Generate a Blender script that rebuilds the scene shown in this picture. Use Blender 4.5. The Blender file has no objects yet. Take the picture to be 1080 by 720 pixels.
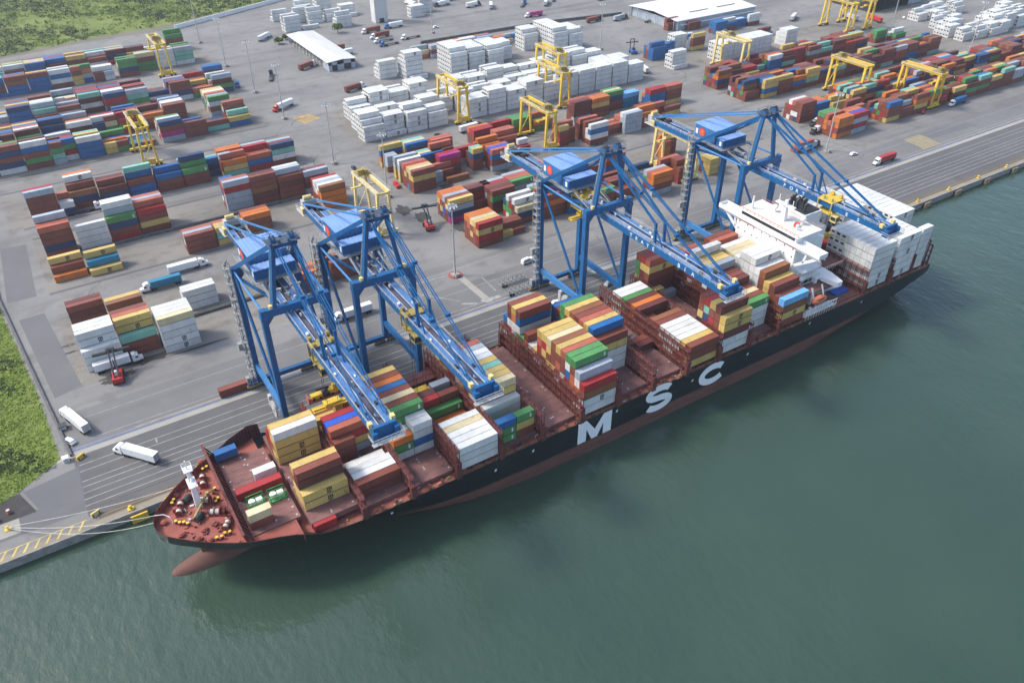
import bpy, math, random
from mathutils import Vector, Matrix
R = math.radians
C = bpy.context.scene.collection
SC = bpy.context.scene

# ------------------------------------------------------------------ camera, sky, sun, exposure
CAM = Vector((0.0, -190.0, 175.0))
YAW, PIT, ROLL = R(32.44), R(36.29), R(-0.1)
fw = Vector((math.sin(YAW)*math.cos(PIT), math.cos(YAW)*math.cos(PIT), -math.sin(PIT)))
rt = fw.cross(Vector((0, 0, 1))).normalized()
up = rt.cross(fw)
rt, up = rt*math.cos(ROLL)+up*math.sin(ROLL), up*math.cos(ROLL)-rt*math.sin(ROLL)
cd = bpy.data.cameras.new('camera')
cam = bpy.data.objects.new('camera', cd)
C.objects.link(cam)
cam.matrix_world = Matrix(((rt.x, up.x, -fw.x, CAM.x), (rt.y, up.y, -fw.y, CAM.y), (rt.z, up.z, -fw.z, CAM.z), (0, 0, 0, 1)))
cd.sensor_width = 36.0
cd.lens = 842.0/1080.0*36.0
cd.clip_start = 1.0
cd.clip_end = 6000.0
SC.camera = cam

SUN_AZ = math.atan2(-0.80, 0.60)          # towards the sun: minus x, plus y
SUN_EL = R(48)
w = bpy.data.worlds.new('World')
SC.world = w
w.use_nodes = True
nt = w.node_tree
bg = nt.nodes['Background']
sky = nt.nodes.new('ShaderNodeTexSky')
sky.sky_type = 'NISHITA'
sky.sun_disc = False
sky.sun_elevation = SUN_EL
sky.sun_rotation = SUN_AZ
sky.air_density = 1.0
sky.dust_density = 2.6
sky.ozone_density = 1.0
nt.links.new(sky.outputs[0], bg.inputs[0])
bg.inputs[1].default_value = 0.15
sl = bpy.data.lights.new('sun', 'SUN')
sl.energy = 1.75
sl.angle = R(10.0)
sl.color = (1.0, 0.95, 0.88)
so = bpy.data.objects.new('sun', sl)
C.objects.link(so)
sdir = Vector((math.sin(SUN_AZ)*math.cos(SUN_EL), math.cos(SUN_AZ)*math.cos(SUN_EL), math.sin(SUN_EL)))
so.rotation_euler = sdir.to_track_quat('Z', 'Y').to_euler()
so.location = (-200, 100, 300)
vs = SC.view_settings
vs.view_transform = 'Standard'
vs.look = 'None'
vs.exposure = 0.92
vs.gamma = 1.0
vs.use_curve_mapping = False

rng = random.Random(7)

# ------------------------------------------------------------------ materials
def srgb(h):
    v = [int(h[i:i+2], 16)/255 for i in (0, 2, 4)]
    return tuple(c/12.92 if c <= 0.04045 else ((c+0.055)/1.055)**2.4 for c in v)

def mat(name, col, rough=0.6, var=0.25, scale=0.6, metal=0.0, spec=0.4, streak=None, bump=0.0, rnd=0.0, col2=None, stretch=(1, 1, 1)):
    """painted surface: base colour broken up by two noises (dirt, fading), optional per-object variation"""
    m = bpy.data.materials.new(name)
    m.use_nodes = True
    n, l = m.node_tree.nodes, m.node_tree.links
    b = n['Principled BSDF']
    b.inputs['Roughness'].default_value = rough
    b.inputs['Metallic'].default_value = metal
    b.inputs['Specular IOR Level'].default_value = spec
    tc = n.new('ShaderNodeNewGeometry')
    mp = n.new('ShaderNodeMapping')
    mp.inputs['Scale'].default_value = stretch
    l.new(tc.outputs['Position'], mp.inputs['Vector'])
    t1 = n.new('ShaderNodeTexNoise')
    t1.inputs['Scale'].default_value = scale
    t1.inputs['Detail'].default_value = 5
    t1.inputs['Roughness'].default_value = 0.65
    l.new(mp.outputs[0], t1.inputs['Vector'])
    r = n.new('ShaderNodeValToRGB')
    r.color_ramp.elements[0].position = 0.32
    r.color_ramp.elements[1].position = 0.68
    lo = tuple(c*(1-var) for c in col) if col2 is None else col2
    hi = tuple(min(0.95, c*(1+var*0.6)) for c in col)
    r.color_ramp.elements[0].color = (*lo, 1)
    r.color_ramp.elements[1].color = (*hi, 1)
    l.new(t1.outputs['Fac'], r.inputs['Fac'])
    out = r.outputs['Color']
    if streak:
        t2 = n.new('ShaderNodeTexNoise')
        t2.inputs['Scale'].default_value = streak[0]
        t2.inputs['Detail'].default_value = 6
        l.new(mp.outputs[0], t2.inputs['Vector'])
        mr = n.new('ShaderNodeMapRange')
        mr.inputs['From Min'].default_value = streak[2]
        mr.inputs['From Max'].default_value = streak[2]+0.14
        l.new(t2.outputs['Fac'], mr.inputs['Value'])
        mx = n.new('ShaderNodeMix')
        mx.data_type = 'RGBA'
        mx.inputs['B'].default_value = (*streak[1], 1)
        l.new(mr.outputs[0], mx.inputs['Factor'])
        l.new(out, mx.inputs['A'])
        out = mx.outputs['Result']
    if rnd:
        oi = n.new('ShaderNodeObjectInfo')
        hs = n.new('ShaderNodeHueSaturation')
        mr = n.new('ShaderNodeMapRange')
        mr.inputs['To Min'].default_value = 1-rnd
        mr.inputs['To Max'].default_value = 1+rnd
        l.new(oi.outputs['Random'], mr.inputs['Value'])
        l.new(mr.outputs[0], hs.inputs['Value'])
        l.new(out, hs.inputs['Color'])
        out = hs.outputs['Color']
    l.new(out, b.inputs['Base Color'])
    if bump:
        bp = n.new('ShaderNodeBump')
        bp.inputs['Strength'].default_value = bump
        bp.inputs['Distance'].default_value = 0.1
        l.new(t1.outputs['Fac'], bp.inputs['Height'])
        l.new(bp.outputs[0], b.inputs['Normal'])
    return m

# container paints: letter -> (name, colour)
PAINT = {
    'm': ('maroon', (0.215, 0.062, 0.042)), 'd': ('dark maroon', (0.135, 0.040, 0.036)), 'u': ('brown', (0.25, 0.098, 0.045)),
    'r': ('red', (0.36, 0.030, 0.032)), 'o': ('orange', (0.56, 0.165, 0.035)), 'y': ('yellow', (0.58, 0.42, 0.135)),
    'c': ('cream', (0.60, 0.51, 0.31)), 'w': ('white', (0.66, 0.67, 0.65)), 'g': ('green', (0.085, 0.26, 0.085)),
    'b': ('blue', (0.020, 0.125, 0.33)), 'n': ('navy', (0.028, 0.058, 0.145)), 'l': ('light blue', (0.16, 0.42, 0.72)),
    't': ('mint green', (0.20, 0.46, 0.37)), 's': ('grey', (0.36, 0.41, 0.46)), 'p': ('magenta', (0.42, 0.030, 0.20)),
    'k': ('salmon', (0.42, 0.12, 0.075)), 'v': ('royal blue', (0.03, 0.10, 0.52)), 'q': ('teal blue', (0.02, 0.20, 0.34)),
}
RUST = (0.16, 0.06, 0.03)
MC = {}
for k, (nm, c) in PAINT.items():
    MC[k] = mat('paint ' + nm, c, rough=0.55, var=0.16, scale=0.35, rnd=0.10, stretch=(0.6, 0.6, 0.25),
                streak=(0.9, tuple(a*0.55+b*0.45 for a, b in zip(c, RUST)) if k not in 'wcs' else tuple(a*0.72 for a in c), 0.60))
M = {}
M['logo'] = mat('logo black', (0.03, 0.032, 0.04), 0.6)
M['letter'] = mat('hull lettering white', (0.86, 0.87, 0.88), 0.55, var=0.05, scale=0.2, streak=(0.6, (0.62, 0.62, 0.62), 0.68))
M['mark'] = mat('white marking', (0.75, 0.76, 0.77), 0.6, var=0.1)
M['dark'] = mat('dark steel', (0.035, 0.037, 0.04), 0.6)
M['black'] = mat('black rubber', (0.015, 0.015, 0.016), 0.8)
M['grey'] = mat('grey steel', (0.30, 0.31, 0.31), 0.5)
M['lgrey'] = mat('galvanised steel', (0.45, 0.46, 0.46), 0.45)
M['hull'] = mat('hull black paint', (0.011, 0.020, 0.022), 0.42, var=0.35, scale=0.12, stretch=(0.5, 1, 1.6), streak=(0.45, (0.052, 0.046, 0.040), 0.63))
M['boot'] = mat('antifouling red', (0.155, 0.068, 0.052), 0.75, var=0.3, scale=0.35, stretch=(0.35, 1, 1.5), streak=(0.7, (0.13, 0.075, 0.05), 0.56))
M['deck'] = mat('red oxide deck', (0.30, 0.085, 0.062), 0.7, var=0.25, scale=0.25, streak=(0.6, (0.16, 0.065, 0.055), 0.58))
M['hatch'] = mat('hatch cover red', (0.205, 0.098, 0.088), 0.7, var=0.25, scale=0.3, streak=(0.45, (0.13, 0.065, 0.065), 0.56))
M['lash'] = mat('lashing bridge red', (0.145, 0.042, 0.036), 0.7, var=0.45, scale=0.8)
M['purple'] = mat('bulwark maroon', (0.075, 0.026, 0.034), 0.6)
M['gearred'] = mat('winch red', (0.24, 0.05, 0.04), 0.6, var=0.3, scale=1.0)
M['shipwhite'] = mat('ship white', (0.80, 0.80, 0.79), 0.45, var=0.06, scale=0.3, streak=(0.5, (0.66, 0.64, 0.60), 0.68))
M['shipdeckgrey'] = mat('bridge roof cream', (0.70, 0.68, 0.60), 0.6, var=0.1, scale=0.5)
M['glass'] = mat('window glass', (0.02, 0.025, 0.03), 0.12, spec=0.6)
M['orangepaint'] = mat('rescue orange', (0.62, 0.18, 0.09), 0.5)
M['yellow'] = mat('gantry yellow', (0.68, 0.47, 0.055), 0.5, var=0.22, scale=0.5, streak=(0.8, (0.34, 0.22, 0.06), 0.62))
M['paleyellow'] = mat('pale gantry yellow', (0.70, 0.56, 0.22), 0.5, var=0.15, scale=0.5)
M['bogieyellow'] = mat('bogie yellow', (0.34, 0.26, 0.075), 0.6, var=0.5, scale=1.2)
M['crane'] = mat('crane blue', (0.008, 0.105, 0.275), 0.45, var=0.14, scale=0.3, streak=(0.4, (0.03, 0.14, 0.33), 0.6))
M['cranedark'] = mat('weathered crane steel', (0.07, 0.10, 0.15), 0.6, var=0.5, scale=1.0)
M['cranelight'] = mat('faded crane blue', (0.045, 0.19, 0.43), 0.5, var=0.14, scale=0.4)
M['cranedeck'] = mat('crane walkway blue grey', (0.075, 0.19, 0.41), 0.6, var=0.3, scale=0.6)
M['roofblue'] = mat('machinery roof light blue', (0.20, 0.34, 0.62), 0.5, var=0.1, scale=0.4)
M['bluegrey'] = mat('galvanised blue grey', (0.15, 0.18, 0.21), 0.6, var=0.4, scale=1.0)
M['trayblue'] = mat('boom tray paint', (0.085, 0.115, 0.20), 0.7, var=0.35, scale=0.5, col2=(0.10, 0.075, 0.07))
M['rust'] = mat('rail rust', (0.16, 0.095, 0.065), 0.8, var=0.3, scale=0.8)
M['redsign'] = mat('red emblem', (0.70, 0.06, 0.04), 0.5)
M['carwhite'] = mat('vehicle white', (0.76, 0.77, 0.77), 0.35, var=0.06)
M['carred'] = mat('vehicle red', (0.50, 0.04, 0.035), 0.4)
M['carblue'] = mat('vehicle blue', (0.03, 0.13, 0.40), 0.4)
M['cardark'] = mat('vehicle dark', (0.04, 0.045, 0.05), 0.35)
M['pinkbox'] = mat('pink box', (0.50, 0.07, 0.22), 0.5)
M['concrete'] = mat('concrete wall', (0.30, 0.29, 0.27), 0.85, var=0.3, scale=0.4, streak=(0.3, (0.17, 0.165, 0.155), 0.58))
M['darkwall'] = mat('dark kerb wall', (0.12, 0.12, 0.12), 0.85, var=0.35, scale=0.5)
M['timber'] = mat('fender timber', (0.30, 0.22, 0.13), 0.85, var=0.3, scale=0.8)
M['roofgrey'] = mat('shed roof', (0.56, 0.56, 0.53), 0.6, var=0.12, scale=0.15, stretch=(1, 0.2, 1))
M['roofwhite'] = mat('white sheet roof', (0.66, 0.665, 0.66), 0.5, var=0.06, scale=0.2)
M['wallblue'] = mat('shed wall', (0.34, 0.40, 0.46), 0.6, var=0.12, scale=0.4)
M['tower'] = mat('tower concrete', (0.58, 0.58, 0.57), 0.7, var=0.08, scale=0.3, stretch=(3, 3, 0.1))
M['bark'] = mat('bark', (0.10, 0.07, 0.045), 0.9)
M['rope'] = mat('mooring rope', (0.55, 0.53, 0.47), 0.8)
M['greenpaint'] = mat('green cargo paint', (0.04, 0.30, 0.07), 0.5)
M['tarpblue'] = mat('blue tarpaulin', (0.03, 0.10, 0.42), 0.6)

def leafmat(name, a, b_, scale=0.08):
    m = mat(name, a, 0.75, var=0.3, scale=scale, col2=b_, spec=0.2)
    return m
M['leaf'] = leafmat('scrub leaves', (0.185, 0.260, 0.036), (0.100, 0.155, 0.026))
M['leafdark'] = leafmat('dark scrub leaves', (0.050, 0.085, 0.024), (0.026, 0.047, 0.016))
M['leafbright'] = leafmat('bright grass', (0.240, 0.315, 0.050), (0.145, 0.215, 0.036))

def ground_mat(name, base, dark, stain, s1=0.02, s2=0.12, tracks=True, rough=0.9, amt=0.5):
    m = bpy.data.materials.new(name)
    m.use_nodes = True
    n, l = m.node_tree.nodes, m.node_tree.links
    b = n['Principled BSDF']
    b.inputs['Roughness'].default_value = rough
    b.inputs['Specular IOR Level'].default_value = 0.25
    geo = n.new('ShaderNodeNewGeometry')
    def noise(scale, det=6, stretch=None, rgh=0.6):
        t = n.new('ShaderNodeTexNoise')
        t.inputs['Scale'].default_value = scale
        t.inputs['Detail'].default_value = det
        t.inputs['Roughness'].default_value = rgh
        if stretch:
            mp = n.new('ShaderNodeMapping')
            mp.inputs['Scale'].default_value = stretch
            l.new(geo.outputs['Position'], mp.inputs['Vector'])
            l.new(mp.outputs[0], t.inputs['Vector'])
        else:
            l.new(geo.outputs['Position'], t.inputs['Vector'])
        return t.outputs['Fac']
    def rng_(src, a, c, lo=0.0, hi=1.0):
        mr = n.new('ShaderNodeMapRange')
        mr.inputs['From Min'].default_value = a
        mr.inputs['From Max'].default_value = c
        mr.inputs['To Min'].default_value = lo
        mr.inputs['To Max'].default_value = hi
        l.new(src, mr.inputs['Value'])
        return mr.outputs[0]
    def mix(fac, A, B):
        mx = n.new('ShaderNodeMix')
        mx.data_type = 'RGBA'
        l.new(fac, mx.inputs['Factor'])
        for s, v in (('A', A), ('B', B)):
            if isinstance(v, tuple): mx.inputs[s].default_value = (*v, 1)
            else: l.new(v, mx.inputs[s])
        return mx.outputs['Result']
    col = mix(rng_(noise(s1), 0.35, 0.65), base, dark)
    col = mix(rng_(noise(s2, 8), 0.52, 0.75, 0, amt), col, stain)
    if tracks:
        col = mix(rng_(noise(0.05, 7, (0.12, 1.6, 1)), 0.52, 0.70, 0, amt*0.8), col, tuple(c*0.55 for c in dark))
        col = mix(rng_(noise(0.7, 5), 0.60, 0.80, 0, 0.35), col, tuple(min(1, c*1.35) for c in base))
    l.new(col, b.inputs['Base Color'])
    return m
M['yard'] = ground_mat('yard concrete', (0.235, 0.232, 0.222), (0.172, 0.171, 0.167), (0.120, 0.115, 0.106), amt=0.75)
M['asphalt'] = ground_mat('apron asphalt', (0.128, 0.128, 0.128), (0.100, 0.101, 0.103), (0.075, 0.073, 0.070))
M['asphaltmid'] = ground_mat('road asphalt', (0.185, 0.185, 0.183), (0.15, 0.15, 0.15), (0.11, 0.108, 0.104))
M['patchdark'] = ground_mat('resurfaced asphalt', (0.145, 0.147, 0.150), (0.125, 0.127, 0.131), (0.17, 0.168, 0.163), tracks=False)
M['pad'] = ground_mat('stack pad concrete', (0.235, 0.222, 0.198), (0.170, 0.161, 0.146), (0.100, 0.095, 0.086), amt=0.8)
M['strip'] = ground_mat('crane beam concrete', (0.36, 0.345, 0.30), (0.29, 0.28, 0.25), (0.20, 0.19, 0.17))
M['oil'] = ground_mat('oil stain', (0.065, 0.063, 0.060), (0.050, 0.049, 0.047), (0.10, 0.098, 0.092), tracks=False)
M['line'] = mat('road paint white', (0.33, 0.33, 0.32), 0.8, var=0.35, scale=0.35)
M['lineyellow'] = mat('road paint yellow', (0.55, 0.42, 0.13), 0.8, var=0.3, scale=0.4)
M['quaytan'] = ground_mat('quay edge concrete', (0.30, 0.265, 0.20), (0.23, 0.20, 0.155), (0.15, 0.125, 0.095))
M['tyremark'] = ground_mat('tyre rubber mark', (0.135, 0.133, 0.128), (0.10, 0.099, 0.097), (0.19, 0.187, 0.18), s1=0.2, s2=0.9, tracks=False)
M['tan'] = mat('tan hatch paint', (0.36, 0.26, 0.12), 0.85, var=0.35, scale=0.4)
M['seam'] = mat('rail dirt and gap shade', (0.075, 0.070, 0.065), 0.8, var=0.4, scale=0.6)  # dirty rail colour, darkened to paint in the shade between stacked tiers
M['bluestrip'] = mat('cable slot steel', (0.17, 0.20, 0.27), 0.6, var=0.2, scale=0.2)
M['dirt'] = ground_mat('dirt', (0.20, 0.18, 0.14), (0.13, 0.125, 0.09), (0.09, 0.10, 0.05), tracks=False)
M['scrub'] = ground_mat('scrub floor', (0.180, 0.225, 0.050), (0.115, 0.160, 0.036), (0.065, 0.095, 0.026), s1=0.03, s2=0.25, tracks=False, amt=0.8)

def water_mat():
    m = bpy.data.materials.new('harbour water')
    m.use_nodes = True
    n, l = m.node_tree.nodes, m.node_tree.links
    b = n['Principled BSDF']
    b.inputs['Roughness'].default_value = 0.12
    b.inputs['IOR'].default_value = 1.33
    b.inputs['Specular IOR Level'].default_value = 1.0
    geo = n.new('ShaderNodeNewGeometry')
    t = n.new('ShaderNodeTexNoise')
    t.inputs['Scale'].default_value = 0.010
    t.inputs['Detail'].default_value = 3
    l.new(geo.outputs['Position'], t.inputs['Vector'])
    r = n.new('ShaderNodeValToRGB')
    r.color_ramp.elements[0].position = 0.3
    r.color_ramp.elements[1].position = 0.7
    r.color_ramp.elements[0].color = (0.024, 0.052, 0.036, 1)
    r.color_ramp.elements[1].color = (0.041, 0.074, 0.051, 1)
    l.new(t.outputs['Fac'], r.inputs['Fac'])
    l.new(r.outputs[0], b.inputs['Base Color'])
    def nz(scale, rot, st):
        mp = n.new('ShaderNodeMapping')
        mp.inputs['Rotation'].default_value = (0, 0, rot)
        mp.inputs['Scale'].default_value = st
        l.new(geo.outputs['Position'], mp.inputs['Vector'])
        x = n.new('ShaderNodeTexNoise')
        x.inputs['Scale'].default_value = scale
        x.inputs['Detail'].default_value = 4
        x.inputs['Roughness'].default_value = 0.55
        l.new(mp.outputs[0], x.inputs['Vector'])
        return x.outputs['Fac']
    a = nz(0.42, R(25), (1.0, 0.55, 1))
    c = nz(0.12, R(-20), (1.0, 0.6, 1))
    add = n.new('ShaderNodeMath')
    add.operation = 'MULTIPLY_ADD'
    l.new(c, add.inputs[0])
    add.inputs[1].default_value = 1.6
    l.new(a, add.inputs[2])
    bp = n.new('ShaderNodeBump')
    wp = n.new('ShaderNodeTexNoise'); wp.inputs['Scale'].default_value = 0.018; wp.inputs['Detail'].default_value = 4
    l.new(geo.outputs['Position'], wp.inputs['Vector'])
    wr = n.new('ShaderNodeMapRange'); wr.inputs['From Min'].default_value = 0.35; wr.inputs['From Max'].default_value = 0.65
    wr.inputs['To Min'].default_value = 0.34; wr.inputs['To Max'].default_value = 0.52
    l.new(wp.outputs['Fac'], wr.inputs['Value'])
    bp.inputs['Distance'].default_value = 0.55
    l.new(wr.outputs[0], bp.inputs['Strength'])
    l.new(add.outputs[0], bp.inputs['Height'])
    l.new(bp.outputs[0], b.inputs['Normal'])
    return m
M['water'] = water_mat()

# ------------------------------------------------------------------ mesh helpers
class MB:
    def __init__(self):
        self.v, self.f, self.mi, self.mats, self.cur = [], [], [], [], 0
    def use(self, m):
        if m not in self.mats: self.mats.append(m)
        self.cur = self.mats.index(m)
        return self
    def face(self, *pts):
        i = len(self.v)
        self.v += [tuple(p) for p in pts]
        self.f.append(tuple(range(i, i+len(pts))))
        self.mi.append(self.cur)
    def hexa(self, p):
        """eight corners: bottom four counter-clockwise from below-left, then top four"""
        i = len(self.v)
        self.v += [tuple(q) for q in p]
        for a in ((3, 2, 1, 0), (4, 5, 6, 7), (0, 1, 5, 4), (1, 2, 6, 5), (2, 3, 7, 6), (3, 0, 4, 7)):
            self.f.append(tuple(i+k for k in a))
            self.mi.append(self.cur)
    def box(self, x0, y0, z0, x1, y1, z1):
        self.hexa([(x0, y0, z0), (x1, y0, z0), (x1, y1, z0), (x0, y1, z0), (x0, y0, z1), (x1, y0, z1), (x1, y1, z1), (x0, y1, z1)])
        return self
    def cbox(self, cx, cy, z0, sx, sy, sz, rot=0.0):
        c, s = math.cos(rot), math.sin(rot)
        q = []
        for z in (z0, z0+sz):
            for a, b in ((-1, -1), (1, -1), (1, 1), (-1, 1)):
                x, y = a*sx/2, b*sy/2
                q.append((cx+x*c-y*s, cy+x*s+y*c, z))
        self.hexa(q)
        return self
    def bar(self, p, q, wd, h=None):
        h = wd if h is None else h
        p, q = Vector(p), Vector(q)
        d = (q-p).normalized()
        a = d.cross(Vector((0, 0, 1)))
        if a.length < 1e-3: a = Vector((1, 0, 0))
        a.normalize()
        b = a.cross(d).normalized()
        a, b = a*(wd/2), b*(h/2)
        self.hexa([p-a-b, p+a-b, q+a-b, q-a-b, p-a+b, p+a+b, q+a+b, q-a+b])
        return self
    def tube(self, p, q, r0, r1=None, n=10, caps=True):
        r1 = r0 if r1 is None else r1
        p, q = Vector(p), Vector(q)
        d = (q-p).normalized()
        a = d.cross(Vector((0, 0, 1)))
        if a.length < 1e-3: a = Vector((1, 0, 0))
        a.normalize()
        b = d.cross(a).normalized()
        i = len(self.v)
        for c, r in ((p, r0), (q, r1)):
            for k in range(n):
                t = 2*math.pi*k/n
                self.v.append(tuple(c+a*(r*math.cos(t))+b*(r*math.sin(t))))
        for k in range(n):
            k2 = (k+1) % n
            self.f.append((i+k, i+k2, i+n+k2, i+n+k))
            self.mi.append(self.cur)
        if caps:
            self.f.append(tuple(i+k for k in reversed(range(n)))); self.mi.append(self.cur)
            self.f.append(tuple(i+n+k for k in range(n))); self.mi.append(self.cur)
        return self
    def path(self, pts, r, n=6):
        for a, b in zip(pts, pts[1:]): self.tube(a, b, r, n=n)
        return self
    def ell(self, c, rx, ry, rz, nu=16, nv=10):
        i = len(self.v)
        for a in range(nv+1):
            ph = -math.pi/2+math.pi*a/nv
            for k in range(nu):
                t = 2*math.pi*k/nu
                self.v.append((c[0]+rx*math.cos(ph)*math.cos(t), c[1]+ry*math.cos(ph)*math.sin(t), c[2]+rz*math.sin(ph)))
        for a in range(nv):
            for k in range(nu):
                k2 = (k+1) % nu
                self.f.append((i+a*nu+k, i+a*nu+k2, i+(a+1)*nu+k2, i+(a+1)*nu+k)); self.mi.append(self.cur)
        return self
    def prism(self, poly, axis, a0, a1):
        """extrude a 2-D polygon along axis 'x', 'y' or 'z' from a0 to a1"""
        def P3(u, v, a):
            return {'x': (a, u, v), 'y': (u, a, v), 'z': (u, v, a)}[axis]
        i, n = len(self.v), len(poly)
        self.v += [P3(u, v, a0) for u, v in poly]+[P3(u, v, a1) for u, v in poly]
        self.f.append(tuple(i+k for k in reversed(range(n)))); self.mi.append(self.cur)
        self.f.append(tuple(i+n+k for k in range(n))); self.mi.append(self.cur)
        for k in range(n):
            k2 = (k+1) % n
            self.f.append((i+k, i+k2, i+n+k2, i+n+k)); self.mi.append(self.cur)
        return self
    def mesh(self, name):
        me = bpy.data.meshes.new(name)
        me.from_pydata(self.v, [], self.f)
        for m in self.mats: me.materials.append(m)
        if len(self.mats) > 1: me.polygons.foreach_set('material_index', self.mi)
        me.update()
        return me
    def build(self, name, m=None, parent=None, smooth=False, loc=None):
        if m is not None and not self.mats: self.mats = [m]
        me = self.mesh(name)
        if smooth: me.polygons.foreach_set('use_smooth', [True]*len(me.polygons))
        return link(name, me, parent, loc)

def build_each(b, name, m=None, parent=None):
    """one object per loose piece of the builder (every wheel, every rope of its own)"""
    if m is not None and not b.mats: b.mats = [m]
    par = list(range(len(b.v)))
    def find(i):
        while par[i] != i:
            par[i] = par[par[i]]
            i = par[i]
        return i
    for f in b.f:
        r0 = find(f[0])
        for k in f[1:]: par[find(k)] = r0
    groups = {}
    for fi, f in enumerate(b.f): groups.setdefault(find(f[0]), []).append(fi)
    out = []
    for g in groups.values():
        idx, c = {}, MB()
        c.mats = [b.mats[b.mi[g[0]]]]
        for fi in g:
            for k in b.f[fi]:
                if k not in idx:
                    idx[k] = len(c.v); c.v.append(b.v[k])
            c.f.append(tuple(idx[k] for k in b.f[fi])); c.mi.append(0)
        out.append(c.build(name, None, parent))
    return out

def link(name, me, parent=None, loc=None):
    o = bpy.data.objects.new(name, me)
    C.objects.link(o)
    if parent is not None: o.parent = parent
    if loc is not None: o.location = loc
    return o
def tag(o, label=None, cat=None, group=None, kind=None):
    if label: o['label'] = label
    if cat: o['category'] = cat
    if group: o['group'] = group
    if kind: o['kind'] = kind
    return o
def empty(name, loc=(0, 0, 0), rot=0.0):
    o = bpy.data.objects.new(name, None)
    C.objects.link(o)
    o.location = loc
    o.rotation_euler = (0, 0, rot)
    return o
def kids(o):
    return [x for x in bpy.data.objects if x.parent == o]
def copy_tree(o, parent=None):
    c = o.copy()
    C.objects.link(c)
    if parent is not None: c.parent = parent
    for ch in kids(o): copy_tree(ch, c)
    return c
ORD = ('first second third fourth fifth sixth seventh eighth ninth tenth eleventh twelfth thirteenth fourteenth fifteenth sixteenth '
       'seventeenth eighteenth nineteenth twentieth').split()

# ------------------------------------------------------------------ ground, water, roads
def sheet(name, poly, z, m, kind='structure'):
    b = MB()
    b.face(*[(x, y, z) for x, y in poly])
    o = b.build(name, m)
    return tag(o, kind=kind)
def rect(x0, y0, x1, y1): return [(x0, y0), (x1, y0), (x1, y1), (x0, y1)]

WZ = -3.0
sheet('water', rect(-900, -900, 1600, 1.0), WZ, M['water'])
sheet('yard_ground', rect(-400, 0, 1500, 1300), 0.0, M['yard'])
sheet('apron_road', rect(-19.3, 4.9, 1500, 33.1), 0.006, M['asphalt'])
sheet('access_road', rect(-21, 37.3, 1500, 56), 0.006, M['asphaltmid'])
sheet('crane_beam_pavement', rect(-26, 33.1, 1500, 35.4), 0.012, M['strip'])
sheet('cable_slot_pavement', rect(-19.5, 35.4, 1500, 37.3), 0.009, M['bluestrip'])
sheet('quay_end_pavement', [(-34, 25.5), (-18.5, 28), (-19.4, 7.6), (-42, 8.1), (-42, 16), (-31, 16)], 0.010, M['patchdark'])
sheet('rough_pavement', [(-90, 14.8), (-31.5, 15.2), (-35, 25.5), (-90, 24)], 0.014, M['oil'])
sheet('resurfaced_pavement', [(-24.6, 124.9), (-15.7, 125.2), (-10.8, 69.3), (-19.8, 67)], 0.007, M['patchdark'])
sheet('resurfaced_pavement', [(-25.2, 190.7), (-15.0, 189.2), (-16.6, 139.8), (-27.2, 140.5)], 0.007, M['patchdark'])
sheet('resurfaced_pavement', [(431.6, 54.5), (431.6, 46), (471, 45), (471.7, 51.5)], 0.010, M['patchdark'])
sheet('quay_edge_pavement', rect(-400, 0.0, 1500, 2.2), 0.012, M['quaytan'])
sheet('concrete_path_pavement', [(132.6, 60.5), (135.4, 60.5), (136.2, 38.2), (133.2, 38.2)], 0.016, M['strip'])
sheet('wheel_path_pavement', rect(-17, 2.2, 1500, 4.9), 0.011, M['dirt'])
def arc_mark(cx, cy, r, a0, a1, wd=0.45, z=0.024):
    b = MB()
    n = 14
    for k in range(n):
        t, u = R(a0+(a1-a0)*k/n), R(a0+(a1-a0)*(k+1)/n)
        b.face((cx+(r-wd/2)*math.cos(t), cy+(r-wd/2)*math.sin(t), z), (cx+(r+wd/2)*math.cos(t), cy+(r+wd/2)*math.sin(t), z), (cx+(r+wd/2)*math.cos(u), cy+(r+wd/2)*math.sin(u), z), (cx+(r-wd/2)*math.cos(u), cy+(r-wd/2)*math.sin(u), z))
    tag(b.build('tyre_mark_pavement', M['tyremark']), kind='structure')
qa = random.Random(12)
for k in range(34):
    cx, cy = qa.choice([(143, 125), (142, 100), (6, 60), (140, 195), (150, 200), (372, 200), (372, 120), (365, 62), (135, 260), (20, 128), (380, 225), (125, 135), (142, 150), (300, 63), (220, 60)])
    a = qa.uniform(0, 360)
    arc_mark(cx+qa.uniform(-9, 9), cy+qa.uniform(-12, 12), qa.uniform(6, 16), a, a+qa.uniform(40, 110), qa.uniform(0.3, 0.6), 0.024+0.0004*k)
b = MB()
for x0, x1, y0, y1 in ((-6, 44, 122, 137), (6, 44, 96, 118), (20, 44, 143, 160), (44, 104, 122, 138), (50, 104, 60, 70), (-11, -8, 72, 100), (120, 123, 209, 240)):
    y = y0
    while y < y1:
        x = x0
        while x < x1:
            if qa.random() < 0.55: b.face((x, y, 0.028), (x+0.9, y, 0.028), (x+0.9, y+0.28, 0.028), (x, y+0.28, 0.028))
            x += 6.4 if qa.random() < .5 else 1.6
        y += 2.5
tag(b.build('slot_markings', M['tan']), kind='structure')

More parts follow.
